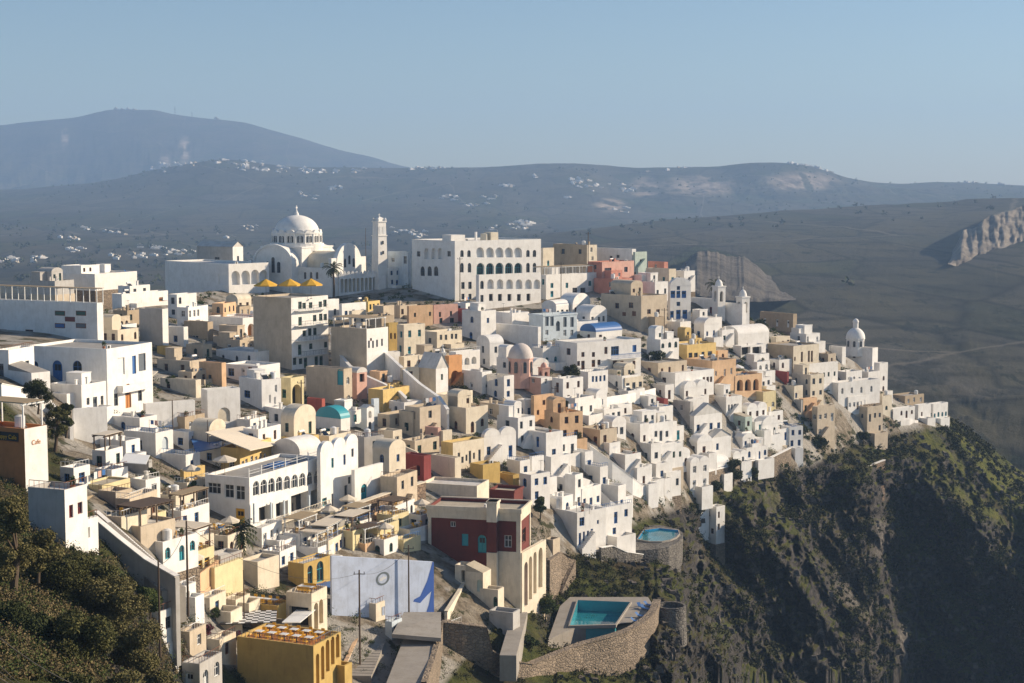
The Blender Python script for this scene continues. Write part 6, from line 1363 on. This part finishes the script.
T=[(571,396,34,27,'big dark green tree right of the pink dome',m_leafd),(588,410,12,10,'small dark tree beside the stepped lane',m_leafd),(733,486,28,24,'large dark tree beneath the right white vaults',m_leafd),(716,492,16,14,'smaller dark tree beside the blue-grey sloping roof',m_leafd),(752,480,16,16,'round dark tree under the stone wall on the right',m_leafd),
(171,388,16,14,'leafy green tree behind the villa with blue arches',m_leafg),(153,492,26,16,'dark conical tree near the white-edged stairway',m_leafd),(192,502,22,18,'round green tree below the little yellow wall',m_leafg),(213,505,20,12,'thin green tree left of the glazed restaurant',m_leafg),(494,358,16,22,'dark bush on the bare slope above the pink dome',m_leafd),(480,362,12,16,'olive bush on the bare slope left of the pink dome',m_leafo),(464,398,16,14,'dark tree under the orange arched house',m_leafd),
(311,392,20,10,'narrow green tree beside the pale yellow arched house',m_leafg),(352,425,14,12,'green tree by the small bell shrine',m_leafo),(388,404,10,24,'row of dark shrubs under the diagonal parapet',m_leafd),(640,395,8,12,'dark bush behind the beige single-storey house',m_leafd),(540,520,24,14,'green bush between the red mansion and white houses',m_leafg),(545,622,28,30,'lush green tree beside the large pool steps',m_leafg),(530,648,16,20,'bright green shrub below the mansion arches',m_leafg),
(565,420,20,12,'dark tree right of the peach house in the centre',m_leafd),(578,448,18,12,'olive tree left of the white terraces',m_leafo),(757,370,8,18,'dark clipped hedge above the peach arches',m_leafd),(430,382,12,12,'green shrub beside the narrow gable',m_leafo),(215,620,16,14,'green bush with flowers beside the checkered awning',m_leafg),(205,640,18,22,'magenta bougainvillea bush at the terrace edge',m_flower),(236,640,12,16,'bougainvillea under the checkered awning',m_flower),(222,478,10,14,'small tree behind the glazed restaurant',m_leafo),
(760,330,12,18,'dark shrub just right of the right belfry',m_leafd),(748,338,12,14,'yellowish shrub below the right belfry',m_leafo),(672,350,10,14,'dry bush under the vaulted blue-shutter house',m_leafo),(655,362,12,24,'dark undergrowth left of the yellow ochre house',m_leafd),(800,436,14,22,'dark scrub tree below the small cream houses',m_leafd),(820,448,14,22,'dark bush at the foot of the fortress-like wall',m_leafd),(862,440,10,18,'small bush against the fortress-like wall',m_leafd)]
for i,(px,yb,hp,wp,l,m) in enumerate(T): tree(px,yb,hp,wp,l,m,seed=i+1,n=120 if hp<20 else 220,trunk=hp>17)
# foreground bushes (counted plants) on the left bank
FB=[(12,590,130,56,'tall dense dark green tree at the far left edge',m_leafo,108),(60,612,76,84,'big olive-green bush below the left house',m_leafo,118),(105,632,70,86,'broad olive bush left of the grey stair wall',m_leafo,118),(30,650,62,80,'dark bush low at the left edge',m_leafd,98),(80,665,64,90,'large shadowed bush in the left foreground',m_leafo,98),(140,672,58,70,'olive bush at the foot of the stairway wall',m_leafo,108),(10,700,56,70,'bush in the bottom left corner',m_leafo,88),(64,712,50,74,'low bush at the bottom edge, second from the left',m_leafd,88),(120,712,44,80,'rounded bush at the bottom edge right of the rubble patch',m_leafo,93),(158,700,34,44,'last bush before the terraces at the bottom',m_leafo,112),(96,590,34,50,'grey-green shrub against the grey stair wall',m_leafo,128),(150,610,26,34,'small wild shrub under the stairway end',m_leafg,134),(38,572,50,46,'upright bush between the tall tree and the left house',m_leafo,114),
(55,445,60,30,'dark overgrown bush behind the orange cafe',m_leafd,190),(38,408,36,40,'dark bush on the bank above the orange cafe',m_leafd,200),(66,432,40,20,'dark bush against the white wall by the cafe',m_leafd,205)]
m_leafy=leafmat('leaves_mid',(.055,.062,.02),(.15,.14,.05))
FB=[(a,b_,c_,d_,e_,(m_leafy if i%3==1 else f_),g_) for i,(a,b_,c_,d_,e_,f_,g_) in enumerate(FB)]
for i,(px,yb,hp,wp,l,m,D) in enumerate(FB): tree(px,yb,hp,wp,l,m,D=D,seed=50+i,n=2000 if D<150 else 500,trunk=False,kind='bush',cat='bush')
# scrub: ground cover over the wild slopes
sel=(Yf<505)&(Yf>70)&((PX>540)|(fbm(Xf/7,Yf/7,3)>.45))&(PX>-30)&(PX<1060)&(PY<720)&(PY>330)&(tm<.3)
idx=np.nonzero(sel)[0]; g=np.random.default_rng(4); 
sp=V[idx]; 
# slope from neighbours in the grid
gi=idx//nr; gj=idx%nr; gj2=np.minimum(gj+3,nr-1); q=V[gi*nr+gj2]; slope=np.abs(q[:,2]-sp[:,2])/(np.linalg.norm(q[:,:2]-sp[:,:2],axis=1)+1e-3)
pat=fbm(sp[:,0]/14,sp[:,1]/14,4); wgt=np.where(md[idx]>.4,.12,1.)*np.clip((pat-.36)*6,0.02,1)*np.clip(1.5-slope,.05,1)*(sp[:,1]/200)**1.5
wgt/=wgt.sum(); pick=g.choice(len(idx),3800,replace=False,p=wgt); cs=sp[pick].copy(); D=cs[:,1]; rad=g.uniform(.35,1.25,len(cs))*np.interp(D,[80,250,450],[.6,1,1.4]); cs[:,2]+=rad*.25
Vs,Fs=leaves(cs,rad,46,np.maximum(.12,D/FL*1.1),9,.6)
tag(link('scrub',npmesh('scrub',Vs,Fs,[m_leafs],False)),kind='stuff')
bank=np.nonzero((Yf<200)&(Yf>60)&(PX>-40)&(PX<186)&(PY<720)&(PY>np.interp(PX,[0,60,110,180],[430,500,560,620])))[0]; pb=g.choice(bank,2600); cb=V[pb].copy(); rb_=g.uniform(.25,.9,len(cb)); cb[:,2]+=rb_*.3
h1=len(cb)*2//3
Vb,Fb=leaves(cb[:h1],rb_[:h1],60,.085,77,.8); tag(link('undergrowth',npmesh('undergrowth',Vb,Fb,[leafmat('leaves_dry',(.11,.085,.04),(.26,.20,.10))],False)),kind='stuff')
Vb,Fb=leaves(cb[h1:],rb_[h1:],60,.085,79,.8); tag(link('green_undergrowth',npmesh('green_undergrowth',Vb,Fb,[m_leafg],False)),kind='stuff')
tsel=np.nonzero((Yf<450)&(tm>.6)&(PX>100)&(PX<900)&(PY<680))[0]; tp_=g.choice(tsel,6000,p=(Yf[tsel]**2)/np.sum(Yf[tsel]**2)); tp_=np.array([i for i in tp_ if not cover[int(PY[i])-1:int(PY[i])+1,int(PX[i])+99:int(PX[i])+101].any()][:700]); ct=V[tp_].copy(); rt_=g.uniform(.3,1.1,len(ct)); ct[:,2]+=rt_*.4
Vt,Ft=leaves(ct,rt_,50,np.maximum(.1,ct[:,1]/FL*.8),78,.8); tag(link('garden_greenery',npmesh('garden_greenery',Vt,Ft,[m_leafg],False)),kind='stuff')
pk_=g.choice(len(idx),700,replace=False,p=wgt); cs=sp[pk_].copy(); rad=g.uniform(.3,.8,len(cs)); cs[:,2]+=.1; Vs,Fs=leaves(cs,rad,30,np.maximum(.12,cs[:,1]/FL),10,.5)
tag(link('grass_tufts',npmesh('grass_tufts',Vs,Fs,[m_leafg],False)),kind='stuff')
# loose rocks on the slopes
def rocks():
    b=MB(); g=random.Random(3); I=[i for i in g.sample(range(len(idx)),2600) if PX[idx[i]]>560][:1100]
    Vv=[];Ff=[]
    for i in I:
        c=sp[i]; r=g.uniform(.25,1.0)*(1.4 if g.random()<.12 else 1)
        o=len(Vv)
        for (x,y,z) in((-1,-1,-1),(1,-1,-1),(1,1,-1),(-1,1,-1),(-.6,-.7,.7),(.7,-.5,.8),(.5,.7,.6),(-.7,.5,.9)): Vv.append((c[0]+r*x*g.uniform(.6,1),c[1]+r*y*g.uniform(.6,1),c[2]+r*z*g.uniform(.5,.9)))
        for f in((0,1,5,4),(1,2,6,5),(2,3,7,6),(3,0,4,7),(4,5,6,7)): Ff.append([o+k for k in f])
    tag(link('loose_rocks',npmesh('loose_rocks',np.array(Vv),np.array(Ff),[stone('boulder',(.14,.115,.095),(.07,.06,.05),.8)],False)),kind='stuff')
rocks()
# ================================================================== far villages
m_fw=plaster('far_white',(.78,.76,.72),.3); m_fb=plaster('far_beige',(.50,.43,.33),.3)
def far_proto(i):
    g=random.Random(i); b=MB(); w=g.uniform(7,12);d=g.uniform(7,11);h=g.choice([3.5,4,6.5,7]); b.box(-w/2,w/2,-d/2,d/2,-3,h)
    if g.random()<.7: b.box(w/2,w/2+g.uniform(3,7),-d/2+.7,d/2-1,-3,h*.6)
    if g.random()<.5: b.box(-w/4,w/6,-d/4,d/3,h,h+2.4)
    for k in range(3): b.box(-w/2+1+k*2.2,-w/2+2+k*2.2,-d/2-.06,-d/2,1,2.3,1)
    me=bpy.data.meshes.new('village_house'); me.from_pydata(b.v,[],b.f); me.materials.append([m_fw,m_fw,m_fw,m_fb][i%4]); me.materials.append(m_dark); me.polygons.foreach_set('material_index',b.m); return me
FP=[far_proto(i) for i in range(8)]
g=random.Random(21)
CL=[(0,60,255,263,13,'far village strip at the left edge'),(60,112,238,252,14,'far hamlet left of the signboard hotel roof'),(96,140,249,260,10,'far row of houses above the hotel roof'),(140,200,244,256,24,'far village behind the grey gabled house'),(110,260,225,240,10,'far farms behind the cathedral'),(150,215,163,172,20,'hill village below the mountain, left half'),(212,262,160,170,30,'hill village crest below the mountain'),(262,300,166,176,12,'right flank of the hill village'),(300,398,167,173,26,'ridge village right of the mountain'),(398,500,166,170,14,'ridge village along the skyline'),(300,420,175,200,14,'far farms above the bell tower'),
(388,455,222,238,18,'far hamlet just left above the arcaded hotel'),(470,530,222,238,26,'far hamlet just above the arcaded hotel'),(425,560,190,215,18,'far scattered farms above the hotel'),(560,632,178,215,42,'far village on the cliff top, centre'),(500,560,176,190,8,'far farms on the hillside, centre'),(740,830,163,166,12,'far houses along the right cliff top'),(930,1000,181,184,8,'far houses on the right skyline'),(0,130,196,235,8,'scattered far farms on the left plain'),(640,720,166,172,8,'far houses on the ridge right of centre')]
for x0,x1,y0,y1,n,l in CL:
    cen=[(g.uniform(x0,x1),g.uniform(y0,y1)) for _ in range(max(2,n//6))]
    for i in range(n):
        c_=g.choice(cen); px=min(x1,max(x0,c_[0]+g.gauss(0,7)));py=min(y1,max(y0,c_[1]+g.gauss(0,1.6))); C=hit(px,py,True)
        if C.y<1000:
            u,_=uv(px,py); 
            # skyline: find the crest
            Y,Z,s_=surf(u); v_=Z[0]/Y[0]; k=int(np.argmax(np.where((Y[0]>1200)&(Y[0]<5600),v_,-9))); C=Vector((u*Y[0][k],Y[0][k],Z[0][k]))
        o=link('village_house',g.choice(FP),None,C,g.uniform(-.5,1)); s=.85 if C.y>3500 else .6; o.scale=(s*g.uniform(.8,1.7),s,s*g.uniform(.6,.9))
        tag(o,'tiny pale house in the '+l,'village house','houses of the '+l)
# mast and buildings on the mountain top
for px,h_m in((116,14),(122,9),(128,12),(134,8),(175,42),(192,26),(216,14)):
    u,_=uv(px,115); Y,Z,s_=surf(u); v_=np.where(Y[0]>7000,Z[0]/Y[0],-9); k=int(np.argmax(v_)); C=Vector((u*Y[0][k],Y[0][k],Z[0][k])); b=MB()
    if h_m>20: b.bar((0,0,-3),(0,0,h_m),2.0,r2=1.2,n=6); b.box(-2.5,2.5,-2.5,2.5,h_m*.6,h_m*.66); tag(b.obj('radio_mast',m_metal,None,C),('taller' if h_m>30 else 'shorter')+' radio mast on the mountain crest','mast')
    else: b.box(-9,9,-7,7,-4,h_m*.6); b.box(-4,3,-4,4,h_m*.6,h_m); b.box(10,16,-4,4,-4,h_m*.4); tag(b.obj('summit_building',m_fb,None,C),'low block on the mountain summit','building','blocks on the mountain summit')
# far trees scattered over the plain: groves
def groves():
    sel=(Yf>1300)&(Yf<5600)&(PX>0)&(PX<1024)&(PY<300); I=np.nonzero(sel)[0]; gg=np.random.default_rng(8); I=gg.choice(I,1500,replace=False); c=V[I].copy(); keep=fbm(c[:,0]/300,c[:,1]/500,3)>.45; c=c[keep]; r=gg.uniform(2.5,6,len(c)); c[:,2]+=r*.5
    Vv,Ff=leaves(c,r,14,r*.5,3,.8); tag(link('distant_groves',npmesh('distant_groves',Vv,Ff,[m_leafd],False)),kind='stuff')
groves()
